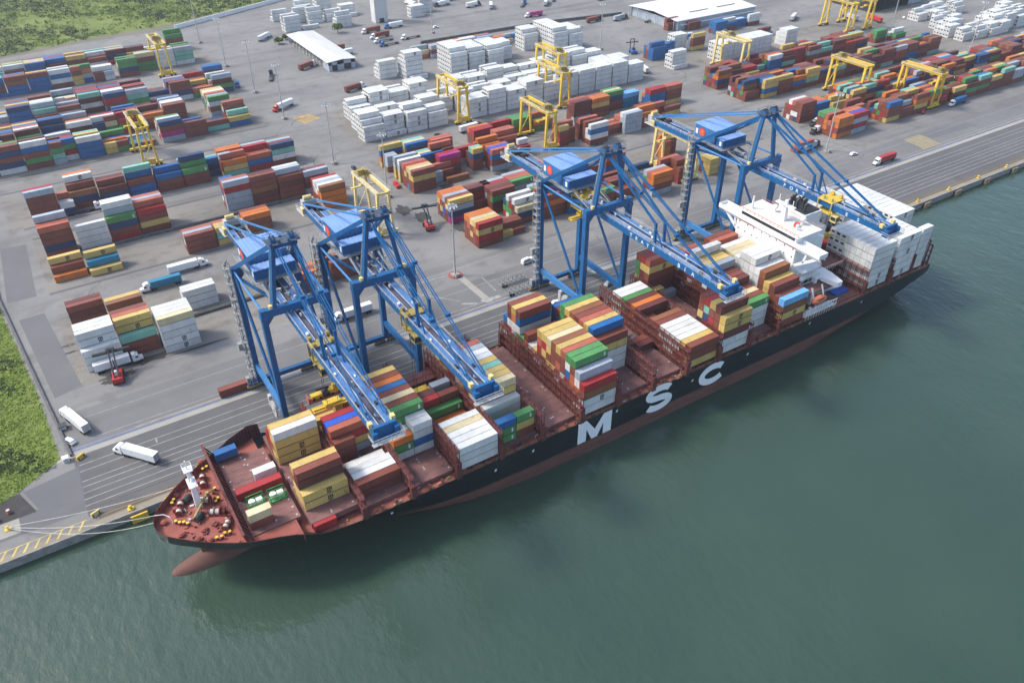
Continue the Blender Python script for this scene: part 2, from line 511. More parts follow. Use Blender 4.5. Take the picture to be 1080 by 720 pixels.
b = MB()
for i, y in enumerate((28.4, 25.3, 20.6, 18.1, 15.4, 12.5, 9.7)):
    b.face((-18.2-0.2*i, y-0.13, 0.018), (760, y-0.13, 0.018), (760, y+0.13, 0.018), (-18.2-0.2*i, y+0.13, 0.018))
for y in (51.3, 39.6, 67.5):
    b.face((-13, y-0.11, 0.018), (760, y-0.11, 0.018), (760, y+0.11, 0.018), (-13, y+0.11, 0.018))
for (x, y, x2, y2, wd) in ((4.3, 26.2, 4.5, 28.7, 0.5), (115, 66, 129, 65, 0.5), (124.4, 43, 130, 40, 1.2), (132, 40.4, 140.5, 39.6, 2.0), (141, 44, 141.5, 56, 0.4), (112, 60, 125, 45, 0.4)):
    d = Vector((x2-x, y2-y, 0)); nn = Vector((-d.y, d.x, 0)).normalized()*wd/2
    b.face(*[(p.x, p.y, 0.02) for p in (Vector((x, y, 0))-nn, Vector((x2, y2, 0))-nn, Vector((x2, y2, 0))+nn, Vector((x, y, 0))+nn)])
tag(b.build('road_markings', M['line']), kind='structure')
b = MB()
for i in range(16):
    x = -62+2.8*i
    if x < -21.5: b.face((x, 0.9, 0.022), (x+0.6, 0.9, 0.022), (x+2.2, 3.9, 0.022), (x+1.6, 3.9, 0.022))
b.face((-62, 3.9, 0.022), (-20, 3.9, 0.022), (-20, 4.15, 0.022), (-62, 4.15, 0.022))
for i in range(9):
    x = 415+1.7*i
    b.face((x, 39.3, 0.022), (x+0.5, 39.3, 0.022), (x+2.4, 54, 0.022), (x+1.9, 54, 0.022))
b.face((0, 37.35, 0.022), (700, 37.35, 0.022), (700, 37.55, 0.022), (0, 37.55, 0.022))
tag(b.build('yellow_road_markings', M['lineyellow']), kind='structure')
b = MB()
for y in (8.0, 36.2):
    b.box(-19.4, y-0.09, 0.0, 900, y+0.09, 0.06)
b.box(-17, 3.0, 0.0, 900, 3.3, 0.10); b.box(-17, 4.3, 0.0, 900, 4.6, 0.10)
tag(b.build('crane_rail_track', M['rust']), kind='structure')
sheet('cable_trench_floor', rect(-17, 3.3, 900, 4.3), 0.016, M['dirt'])
# stack pads (warmer, dirtier concrete) and runway strips
for (x0, y0, x1, y1) in ((-12, 69, 62, 118), (-12, 140, 124, 190), (-20, 206, 124, 246), (-30, 270, 124, 372), (-30, 402, 128, 470),
                         (150, 74, 352, 122), (150, 138, 352, 190), (156, 210, 352, 268), (382, 72, 680, 122), (382, 140, 680, 190), (384, 210, 680, 250)):
    sheet('stacking_pavement', rect(x0, y0, x1, y1), 0.005, M['pad'])
for (x0, y, x1) in ((-12, 138.6, 122), (-12, 192.0, 122), (-14, 204.5, 122), (-24, 250, 122), (-30, 268, 122), (150, 98, 352), (150, 126, 352), (150, 164.5, 352), (382, 98, 660), (382, 126, 660), (382, 165, 660)):
    sheet('runway_pavement', rect(x0, y-0.9, x1, y+0.9), 0.008, M['asphalt'])
def blob(x, y, rx, ry, seed, name='stained_pavement', z=0.026):
    q = random.Random(seed)
    pts = []
    for k in range(22):
        t = 2*math.pi*k/22
        f = 0.6+0.6*q.random()
        pts.append((x+rx*f*math.cos(t), y+ry*f*math.sin(t)))
    return sheet(name, pts, z, M['oil'])
for i, a in enumerate(((2, 68.5, 6.5, 2.0), (13, 72.6, 8, 2.6), (-3, 66.5, 2.0, 1.6), (141, 128, 3.5, 6), (145, 117, 4, 5), (171, 140, 4, 3), (203, 139, 5, 2.2), (155, 100, 3, 6), (266, 141, 7, 2), (30, 70.2, 12, 0.8), (-11, 92, 2.6, 0.7), (-11, 97, 2.6, 0.7))):
    blob(*a, seed=30+i)

# quay wall
b = MB()
b.box(-400, 0.0, -8.0, 1500, 0.9, -0.01)
b.box(-400, -0.35, -0.75, 1500, -0.001, 0.22)
tag(b.build('quay_wall', M['concrete']), 'grey concrete quay wall with kerb running the full length of the berth', 'wall')

# low walls carrying the stack cranes
for i, (x0, x1, y, lab) in enumerate(((31.5, 62, 91.2, 'dark low concrete wall on the yard behind the blue cranes'), (4.8, 110, 167.2, 'long dark low wall in front of the white and green box columns'))):
    b = MB(); b.box(x0, y-0.7, 0.0, x1, y+0.7, 1.1); b.box(x0, y-0.25, 1.1, x1, y+0.25, 1.3)
    tag(b.build('low_wall', M['darkwall']), lab, 'wall')
b = MB()
for a, c in (((-31.5, 300), (-29.6, 145)), ((-29.6, 145), (-26, 105)), ((-26, 105), (-23, 71.7)), ((-23, 71.7), (-19.5, 34))):
    b.bar((a[0], a[1], 0.45), (c[0], c[1], 0.45), 0.8, 0.9)
tag(b.build('boundary_wall', M['darkwall']), 'low dark boundary wall between the green scrub and the yard', 'wall')
b = MB(); b.bar((127, 507, 1.6), (236, 553, 1.6), 0.6, 3.2)
tag(b.build('boundary_wall', M['shipwhite']), 'white boundary wall along the far scrub behind the lamp posts', 'wall')

b = MB()
for a, c in (((255, 337), (273, 366)), ((273, 366), (385, 362)), ((385, 362), (452, 350))): b.bar((a[0], a[1], 1.1), (c[0], c[1], 1.1), 0.9, 2.2)
tag(b.build('boundary_wall', M['darkwall']), 'dark retaining wall around the tall white stacks and the far lot', 'wall')

# ------------------------------------------------------------------ scrub and trees
def leaf_scatter(b, pts, seed, size, hgt, mats, nq=8, squash=0.6):
    q = random.Random(seed)
    for (x, y, s, mi) in pts:
        b.use(mats[mi])
        for k in range(nq):
            t, rr = q.uniform(0, 6.283), q.random()**0.5*s
            cx, cy, cz = x+rr*math.cos(t), y+rr*math.sin(t), q.uniform(0.05, 1.0)*hgt*s*(1-0.5*rr/s)
            a = Vector((q.gauss(0, 1), q.gauss(0, 1), q.gauss(0, 0.5))).normalized()
            c = a.cross(Vector((q.gauss(0, .6), q.gauss(0, .6), 1))).normalized()
            l = size*s*q.uniform(0.5, 1.1)
            a, c = a*l, c*(l*squash)
            p = Vector((cx, cy, cz))
            b.face(p-a, p-c*0.8, p+a, p+c)
def inside(x, y, poly):
    r = False
    for (x0, y0), (x1, y1) in zip(poly, poly[1:]+poly[:1]):
        if (y0 > y) != (y1 > y) and x < (x1-x0)*(y-y0)/(y1-y0)+x0: r = not r
    return r
NEAR_SCRUB = [(-160, 25), (-40, 24.4), (-34.5, 26.3), (-22.6, 34.5), (-24.4, 71), (-27.3, 105), (-31, 145), (-34, 175), (-160, 175)]
sheet('scrub_terrain', NEAR_SCRUB, 0.03, M['scrub'])
FAR_SCRUB = [(-200, 486), (2.9, 503), (66, 517), (128, 524), (236, 562), (330, 640), (420, 760), (420, 1200), (-200, 1200)]
sheet('scrub_terrain', FAR_SCRUB, 0.03, M['scrub'])
sheet('dirt_track', [(-200, 480), (2.9, 496), (66, 508), (127, 509), (236, 552), (240, 562), (128, 525), (66, 518), (2.9, 504), (-200, 487)], 0.02, M['dirt'])
q = random.Random(5)
pts = []
def bushy(x, y, k): return math.sin(x*k+1.3)+math.sin(y*k*0.8+0.7*x*k)+math.sin((x+y)*k*1.9)*0.6
while len(pts) < 5200:
    x, y = q.uniform(-58, -22), q.uniform(24, 150)
    if inside(x, y, NEAR_SCRUB):
        v = bushy(x, y, 0.16)
        pts.append((x, y, q.uniform(0.5, 0.9)*(1.45 if v > 0.9 else 1.0), 2 if v < -0.7 else (1 if v > 1.25 and q.random() < .7 else (0 if q.random() < .8 else 2))))
b = MB()
leaf_scatter(b, pts, 3, 0.42, 0.85, [M['leaf'], M['leafdark'], M['leafbright']], nq=9)
tag(b.build('scrub_vegetation'), 'bright green scrub and grass filling the ground beside the boundary wall', 'scrub', kind='stuff')
pts = []
while len(pts) < 7000:
    x, y = q.uniform(-30, 330), q.uniform(490, 760)
    if inside(x, y, FAR_SCRUB):
        v = bushy(x, y, 0.035)+0.5*bushy(x, y, 0.11)
        if v < -1.1 and q.random() < 0.75: continue
        pts.append((x, y, q.uniform(1.6, 3.0), 1 if v > 0.2 else (0 if q.random() < .7 else 1)))
b = MB()
leaf_scatter(b, pts, 4, 0.40, 0.95, [M['leaf'], M['leafdark'], M['leafbright']], nq=9)
tag(b.build('scrub_vegetation'), 'dense green scrub covering the open land beyond the yard', 'scrub', kind='stuff')

def bush_tree(x, y, r, h, lab, seed):
    root = empty('small_tree', (x, y, 0))
    tag(root, lab, 'tree')
    t = MB(); t.tube((0, 0, 0), (0.2, 0.1, h*0.45), 0.28, 0.18); t.tube((0.2, 0.1, h*0.4), (r*0.5, 0.3, h*0.75), 0.15, 0.07); t.tube((0.2, 0.1, h*0.4), (-r*0.45, -0.4, h*0.72), 0.15, 0.07)
    t.build('trunk', M['bark'], root)
    b = MB()
    qq = random.Random(seed)
    for k in range(620):
        d = Vector((qq.gauss(0, 1), qq.gauss(0, 1), qq.gauss(0, 1))).normalized()*qq.uniform(0.45, 1)
        f = 0.8+0.3*math.sin(d.x*5+seed)*math.sin(d.y*4)
        p = Vector((d.x*r*f, d.y*r*f, h*0.62+d.z*h*0.40*f))
        a = Vector((qq.gauss(0, 1), qq.gauss(0, 1), qq.gauss(0, 1))).normalized()
        c = a.cross(Vector((qq.gauss(0, 1), qq.gauss(0, 1), 1))).normalized()
        b.use(M['leafdark'] if qq.random() < .55 else M['leaf'])
        b.face(p-a*.5, p-c*.35, p+a*.5, p+c*.35)
    b.build('crown', None, root)
bush_tree(232, 428, 5.5, 8, 'round green tree growing behind the long grey shed roof', 2)
bush_tree(183, 424, 4.2, 5, 'dark low bush tree at the open end of the grey shed', 8)
bush_tree(191, 432, 3.0, 4, 'smaller green bush between parked trucks and the grey shed', 9)

# ------------------------------------------------------------------ buildings
def shed():
    root = empty('warehouse', (198, 380, 0))
    tag(root, 'long grey roofed shed with open bays and trucks parked alongside', 'warehouse')
    ox, oy = 198, 380
    r = MB(); r.prism([(189.0-ox, 6.0), (199.5-ox, 6.9), (210.5-ox, 6.0), (210.5-ox, 6.35), (199.5-ox, 7.25), (189.0-ox, 6.35)], 'y', 341.0-oy, 422-oy)
    rf = r.build('roof', M['roofgrey'], root)
    s = MB()
    for k in range(14): s.box(189.2-ox, 345+k*5.6-oy, 6.36, 199.4-ox, 345.25+k*5.6-oy, 6.39)
    wl = MB()
    wl.box(190-ox, 342-oy, 0, 190.4-ox, 352-oy, 6); wl.box(209-ox, 342-oy, 0, 209.4-ox, 421-oy, 6); wl.box(190-ox, 420.6-oy, 0, 209.4-ox, 421-oy, 6)
    for a, c in ((190, 192.3), (196.3, 201.0), (206.3, 209.4)): wl.box(a-ox, 341.5-oy, 0, c-ox, 341.98-oy, 6)
    wl.box(190-ox, 341.5-oy, 3.9, 209.4-ox, 341.97-oy, 6)
    for k in range(10): wl.box(190-ox, 357+k*6.6-oy, 0, 190.5-ox, 357.5+k*6.6-oy, 6)
    wl.build('wall', M['wallblue'], root)
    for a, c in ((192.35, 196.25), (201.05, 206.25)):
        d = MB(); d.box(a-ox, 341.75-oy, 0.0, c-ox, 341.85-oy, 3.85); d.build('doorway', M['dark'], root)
    f = MB(); f.box(190.8-ox, 343-oy, 0.02, 208.8-ox, 420-oy, 0.6); f.build('loading_dock', M['concrete'], root)
shed()
def tower():
    root = empty('storage_tower', (274, 441, 0))
    tag(root, 'tall pale concrete tower standing over the white trailers', 'tower')
    b = MB(); b.box(-5.5, -4, 0, 5.5, 4, 34); b.box(-5.8, -4.3, 34, 5.8, 4.3, 35); b.build('shaft', M['tower'], root)
    b = MB()
    for x in (-3.6, -1.2, 1.2, 3.6): b.box(x-0.12, -4.18, 0, x+0.12, -4.003, 33.8)
    b.build('rib', M['roofgrey'], root)
    b = MB(); b.box(-2.0, -4.2, 0, 2.0, -4.01, 3.2); b.build('door', M['dark'], root)
tower()
def bigroof():
    root = empty('freight_terminal', (500, 315, 0))
    tag(root, 'wide white roofed freight terminal with pale side wall, top of the yard', 'terminal')
    x0, x1, y0, y1 = -44, 43, -27, 30
    r = MB(); r.prism([(y0-1, 7.4), (0, 9.4), (y1+1, 7.4), (y1+1, 7.8), (0, 9.8), (y0-1, 7.8)], 'x', x0, x1)
    rf = r.build('roof', M['roofwhite'], root)
    s = MB()
    for k in range(2):
        s.hexa([(x0+24+k*30, -16, 8.72), (x0+44+k*30, -16, 8.72), (x0+44+k*30, -14.8, 8.81), (x0+24+k*30, -14.8, 8.81), (x0+24+k*30, -16, 8.86), (x0+44+k*30, -16, 8.86), (x0+44+k*30, -14.8, 8.95), (x0+24+k*30, -14.8, 8.95)])
    s.build('skylight', M['dark'], rf)
    wl = MB(); wl.box(x0+2, y0, 0, x1-1, y0+0.4, 7.5); wl.box(x1-1.4, y0+0.4, 0, x1-1, y1, 7.5); wl.box(x0+2, y1-0.4, 0, x1-1.4, y1, 7.5)
    wl.build('wall', M['wallblue'], root)
    d = MB(); d.box(x0+2.6, y0+1, 0.01, x0+2.8, y1-1, 6.6); d.build('doorway', M['wallblue'], root)
    cp = MB(); cp.box(x0+4, y0-1.9, 4.2, x1-2, y0-0.02, 4.5); cp.build('canopy', M['shipwhite'], root)
    for k in range(6):
        c = MB(); c.box(x0+0.3, y0+3+k*11, 0, x0+0.8, y0+3.5+k*11, 7.6); c.build('column', M['lgrey'], root)
bigroof()
def darkshed():
    root = empty('maintenance_workshop', (672, 262, 0))
    tag(root, 'dark workshop building with open black bays behind the yellow gantries', 'workshop')
    b = MB(); b.box(-40, -20, 0, 28, 20, 0.4); b.box(-40, 19.5, 0.4, 28, 20, 14); b.box(-40, -20, 0.4, -39.5, 19.5, 14); b.box(27.5, -20, 0.4, 28, 19.5, 14)
    for x in (-24, -8, 8): b.box(x-0.5, -20, 0.4, x+0.5, -19.2, 12)
    b.box(-40, -20.2, 11, 28, -19.6, 14)
    b.build('wall', M['cardark'], root)
    b = MB(); b.prism([(-41, 14), (0, 16.5), (29, 14), (29, 14.4), (0, 16.9), (-41, 14.4)], 'y', -21, 21); b.build('roof', M['wallblue'], root)
    b = MB(); b.box(9, -20.6, 0.4, 27, -20.25, 11); b.build('door', M['wallblue'], root)
darkshed()

# ------------------------------------------------------------------ lamp masts
def lamp_masts():
    me_p = MB(); me_p.tube((0, 0, 0.6), (0, 0, 33), 0.42, 0.20, n=10)
    pole = me_p.mesh('pole')
    pole.materials.clear(); pole.materials.append(M['lgrey'])
    me_b = MB(); me_b.box(-1.5, -1.5, 0, 1.5, 1.5, 0.6); me_b.box(-0.9, -2.6, 0, 0.9, -1.502, 1.6)
    base = me_b.mesh('base'); base.materials.append(M['concrete'])
    me_h = MB(); me_h.tube((0, 0, 31.6), (0, 0, 31.9), 1.7, n=14); me_h.box(-2.4, -0.12, 32.2, 2.4, 0.12, 32.45)
    head = me_h.mesh('lamp_frame'); head.materials.append(M['grey'])
    me_l = MB()
    me_l.cbox(1.95, 0, 31.2, 0.7, 0.5, 0.55)
    lamps = me_l.mesh('lamp'); lamps.materials.append(M['mark'])
    L = [((134, 459.8), 'farthest mast, by the white scrub wall'), ((134, 392.6), 'mast beside the row of striped boxes near the scrub'), ((134, 328.8), 'mast near the blue tractor in the yard avenue'),
         ((134, 274.4), 'mast beside the white truck and yellow ground hatch'), ((134, 197.3), 'mast between the grey and salmon box columns and the avenue'), ((141.2, 145.9), 'mast just left of the pale yellow gantry and red bus'),
         ((133, 63.4), 'mast on a red kerbed island beside the apron'), ((366.5, 66.4), 'mast on the apron beside the orange box block'), ((377.4, 282.1), 'mast between the tall white stack and the freight terminal'),
         ((606.1, 202.5), 'mast behind the two yellow gantries by the workshop'), ((611.8, 138.2), 'mast in front of the far white refrigerated stacks'), ((293.9, 388), 'mast on the open paving beyond the tall white stacks')]
    for (x, y), lab in L:
        r = empty('lamp_mast', (x, y, 0))
        tag(r, 'tall grey lamp '+lab, 'lamp mast', 'lamp masts across the yard')
        for nm, me in (('base', base), ('pole', pole), ('lamp_frame', head)): hd = link(nm, me, r)
        for k in range(8): link('lamp', lamps, hd).rotation_euler = (0, 0, k*math.pi/4)
lamp_masts()

# ------------------------------------------------------------------ the ship
YC = -24.6
def lerp(tab, x):
    if x <= tab[0][0]: return tab[0][1]
    for (x0, y0), (x1, y1) in zip(tab, tab[1:]):
        if x <= x1: return y0+(y1-y0)*(x-x0)/(x1-x0)
    return tab[-1][1]
T_WL = [(-4, -9), (5, 0.2), (17.5, 2.6), (26, 3.6), (43, 7.5), (54, 11.5), (64, 15.8), (76, 20.3), (90, 22.8), (104, 23.7), (215, 23.7), (235, 21.6), (254, 16.0), (268, 8.5), (277, 2.0), (279, 0.1), (292, -6)]
T_DK = [(-4, 0.2), (-3.7, 2.6), (-2, 5.4), (0, 7.4), (4, 11.0), (8, 14.0), (12, 16.6), (16, 18.6), (20, 19.9), (26, 21.8), (32, 22.9), (40, 23.5), (48, 23.7), (284, 23.7), (287.6, 23.3)]
T_TOP = [(-4, 15.6), (22, 15.2), (26, 14.8), (33, 11.9), (50, 11.3), (290, 11.3)]
def half(x, z):
    top = lerp(T_TOP, x)
    ref = min(top, 12.4)
    s = max(0.0, min(1.0, (z-WZ)/(ref-WZ)))
    wl, dk = lerp(T_WL, x), lerp(T_DK, x)
    if top > 12.45:
        dk *= 0.955+0.045*max(0.0, min(1.0, (z-ref)/(top-ref)))
    if x < 150: g = s**lerp([(-4, 8), (6, 5.5), (17, 2.8), (26, 1.7), (33, 1.0), (43, 0.75), (64, 0.36), (150, 0.3)], x)
    else:
        sf = lerp([(215, 0.02), (240, 0.2), (255, 0.34), (271, 0.50), (287.6, 0.80)], x)
        g = min(1.0, s/sf)**0.75
    return max(0.0, wl+(dk-wl)*g)
XS = [-4, -3.85, -3.5, -2.8, -2, -1.4, -0.8, -0.2, 0.4, 1, 1.6, 2.2, 2.8, 3.4, 4, 4.6, 5.2, 6, 7, 8, 10, 12, 14, 16, 18, 20, 22, 24, 26, 28, 30, 32, 34, 37, 40, 44, 48, 54, 60, 68, 76, 86, 98, 120, 150, 180, 205, 215, 225, 235, 245, 255, 262, 268, 274, 280, 284, 287.6]
sheet('yellow_hatch_marking', [(137.7, 272.1), (148.5, 274.5), (152.8, 263.3), (141.4, 258.9)], 0.02, M['tan'])
ship = empty('container_ship', (142, YC, WZ))
tag(ship, 'large black hulled container ship moored along the quay under the blue cranes', 'container ship')
def adopt(o, parent=ship):
    o.parent = parent
    o.location = -ship.location if parent is ship else (0, 0, 0)
    return o
def sub(o, parent):
    o.parent = parent
    return o
def adopt_each(b, name, m=None):
    return [adopt(o) for o in build_each(b, name, m)]
def sub_each(b, name, m, parent):
    return build_each(b, name, m, parent)
def ship_hull():
    bl, rd = MB(), MB()
    fr_b = [k/18 for k in range(19)]
    for sgn in (-1, 1):
        for x0, x1 in zip(XS, XS[1:]):
            def ring(x, lo, hi, fr): return [(x, YC+sgn*half(x, lo+(hi-lo)*f), lo+(hi-lo)*f) for f in fr]
            ZB = 2.2
            a, c = ring(x0, ZB, lerp(T_TOP, x0), fr_b), ring(x1, ZB, lerp(T_TOP, x1), fr_b)
            for k in range(len(a)-1):
                p = (a[k], c[k], c[k+1], a[k+1])
                if max(abs(v[1]-YC) for v in p) < 0.02: continue
                bl.face(*(p if sgn < 0 else p[::-1]))
            fr = [0, 0.35, 0.7, 1.0]
            a, c = ring(x0, WZ-1.5, ZB, fr), ring(x1, WZ-1.5, ZB, fr)
            for k in range(3):
                p = (a[k], c[k], c[k+1], a[k+1])
                if max(abs(v[1]-YC) for v in p) < 0.02: continue
                rd.face(*(p if sgn < 0 else p[::-1]))
    xe = XS[-1]
    zz = [2.2, 5, 7, 8, 9, 10, 11.3]
    bl.face(*([(xe, YC-half(xe, z), z) for z in zz]+[(xe, YC+half(xe, z), z) for z in reversed(zz)]))
    adopt(bl.build('hull', M['hull'], smooth=False))
    adopt(rd.build('boot_topping', M['boot']))
    bb = MB(); bb.ell((8.5, YC-0.8, -3.6), 13.2, 3.5, 3.3, 24, 14)
    adopt(bb.build('bulbous_bow', M['boot'], smooth=True))
    # decks
    fd, md = MB(), MB()
    FX = [x for x in XS if x <= 28]
    for x0, x1 in zip(FX, FX[1:]):
        fd.face((x0, YC-half(x0, 13.3)+0.02, 13.3), (x1, YC-half(x1, 13.3)+0.02, 13.3), (x1, YC+half(x1, 13.3)-0.02, 13.3), (x0, YC+half(x0, 13.3)-0.02, 13.3))
    adopt(fd.build('foredeck', M['deck']))
    MX = [x for x in XS if x >= 28]
    for x0, x1 in zip(MX, MX[1:]):
        md.face((x0, YC-half(x0, 10.9)+0.02, 10.9), (x1, YC-half(x1, 10.9)+0.02, 10.9), (x1, YC+half(x1, 10.9)-0.02, 10.9), (x0, YC+half(x0, 10.9)-0.02, 10.9))
    md.face((28, YC-22, 10.9), (28, YC-22, 13.3), (28, YC+22, 13.3), (28, YC+22, 10.9))
    adopt(md.build('main_deck', M['deck']))
    # inner face of the bulwark with ribs
    bw = MB()
    for sgn in (-1, 1):
        for x0, x1 in zip(FX, FX[1:]):
            z0, z1 = lerp(T_TOP, x0), lerp(T_TOP, x1)
            a, c = YC+sgn*(half(x0, z0)-0.12), YC+sgn*(half(x1, z1)-0.12)
            a2, c2 = YC+sgn*max(0.05, half(x0, 13.35)-0.12), YC+sgn*max(0.05, half(x1, 13.35)-0.12)
            for f0, f1 in ((0, .25), (.25, .5), (.5, .75), (.75, 1)):
                q_ = []
                for xx, zt, f in ((x0, z0, f0), (x1, z1, f0), (x1, z1, f1), (x0, z0, f1)):
                    zq = 13.3+(zt-13.3)*f
                    q_.append((xx, YC+sgn*max(0.05, half(xx, zq)-0.16), zq))
                bw.face(*q_)
            bw.face((x0, a, z0), (x1, c, z1), (x1, c+sgn*0.14, z1+0.02), (x0, a+sgn*0.14, z0+0.02))
        for k in range(26):
            x = -2.6+k*1.15
            z = lerp(T_TOP, x)
            y = YC+sgn*(half(x, 13.5)-0.15)
            bw.bar((x, y-sgn*0.9, 13.35), (x, YC+sgn*(half(x, z)-0.2), z-0.05), 0.12, 0.3)
    adopt(bw.build('bulwark', M['gearred']))
    # high flared side shield on the quay side of the first hatch
    sh = MB()
    prof = [(15.4, 15.3), (20.5, 16.6), (27.0, 17.6), (30.6, 16.6), (30.9, 13.5)]
    for (xa, za), (xb, zb) in zip(prof, prof[1:]):
        ya, yb = YC+half(xa, 15)+0.1, YC+half(xb, 14)+0.1
        sh.hexa([(xa, ya-0.9, 13.3), (xb, yb-0.9, 13.3 if xb < 29 else 11), (xb, yb-0.75, 13.3 if xb < 29 else 11), (xa, ya-0.75, 13.3), (xa, ya, za), (xb, yb, zb), (xb, yb+0.15, zb), (xa, ya+0.15, za)])
    for k in range(16):
        x = 15.8+k*0.95
        y = YC+half(x, 14.5)
        sh.bar((x, y-1.5, 13.3), (x, y-0.25, lerp(prof, x)-0.1), 0.16, 0.6)
    adopt(sh.build('side_shield', M['purple']))
    # rails along the main deck edge, both sides
    for sgn in (-1, 1):
        rl = MB()
        pts = [(x, YC+sgn*(half(x, 11.3)-0.15)) for x in MX if x >= 37]
        for (xa, ya), (xb, yb) in zip(pts, pts[1:]):
            for z in (11.75, 12.3): rl.bar((xa, ya, z), (xb, yb, z), 0.07)
        for k in range(96):
            x = 38+k*2.6
            y = YC+sgn*(half(x, 11.3)-0.15)
            rl.bar((x, y, 10.9), (x, y, 12.3), 0.08)
        adopt(rl.build('deck_rail', M['timber']))
ship_hull()

def letters():
    """block capitals on the water-side hull, 8.6 m tall, drawn in x/z"""
    yy = YC-23.7-0.06
    b = MB()
    # M
    x0, x1, z0, z1 = 114.0, 127.0, 2.45, 10.9
    wv = 3.2
    b.prism([(x0, z0), (x0+wv, z0), (x0+wv, z0+5.6), (x0+wv+0.0, z0+5.6), (x0+wv, z1), (x0, z1)], 'y', yy, yy+0.05)
    b.prism([(x1-wv, z0), (x1, z0), (x1, z1), (x1-wv, z1)], 'y', yy, yy+0.05)
    xm = (x0+x1)/2
    b.prism([(x0+wv, z1), (x0+wv, z0+4.9), (xm-1.1, z0), (xm, z0), (xm, z0+3.6)], 'y', yy+0.001, yy+0.051)
    b.prism([(xm, z0+3.6), (xm, z0), (xm+1.1, z0), (x1-wv, z0+4.9), (x1-wv, z1)], 'y', yy+0.001, yy+0.051)
    adopt(b.build('letter', M['letter']))
    def stroke(path, wd):
        s = MB()
        n = len(path)
        off = []
        for i in range(n):
            p0, p1 = path[max(0, i-1)], path[min(n-1, i+1)]
            d = Vector((p1[0]-p0[0], p1[1]-p0[1])).normalized()
            off.append((-d.y*wd/2, d.x*wd/2))
        for i in range(n-1):
            (ax, az), (bx, bz) = path[i], path[i+1]
            (ox, oz), (qx, qz) = off[i], off[i+1]
            s.face((ax+ox, yy, az+oz), (ax-ox, yy, az-oz), (bx-qx, yy, bz-qz), (bx+qx, yy, bz+qz))
        adopt(s.build('letter', M['letter']))
    # S
    cx, cz, rx, rz = 146.6, 6.75, 4.5, 2.05
    pth = []
    for k in range(0, 19): # top bowl from right end over to the middle
        t = R(20+ k*250/18)
        pth.append((cx+rx*math.cos(t), cz+rz+rz*0.98*math.sin(t)))
    bot = []
    for k in range(0, 19):
        t = R(90-k*250/18)
        bot.append((cx+rx*math.cos(t), cz-rz+rz*0.98*math.sin(t)))
    stroke(pth+bot[1:], 2.65)
    # C
    cx, cz, rx, rz = 170.4, 6.6, 5.1, 3.1
    stroke([(cx+rx*math.cos(R(38+k*284/30)), cz+rz*math.sin(R(38+k*284/30))) for k in range(31)], 2.6)
    # small draught and load marks
    mk = MB()
    for (x, z) in ((52, 6.2), (84, 7.4), (128.5, 9.4), (186, 8.2), (246, 8.4), (160.5, 7.6), (97, 8.6), (217, 9.5)):
        mk.face((x, YC-half(x, z)-0.05, z-0.45), (x+0.7, YC-half(x+0.7, z)-0.05, z-0.45), (x+0.9, YC-half(x+0.9, z)-0.05, z+0.45), (x+0.3, YC-half(x+0.3, z)-0.05, z+0.45))
    adopt_each(mk, 'hull_mark', M['mark'])
letters()

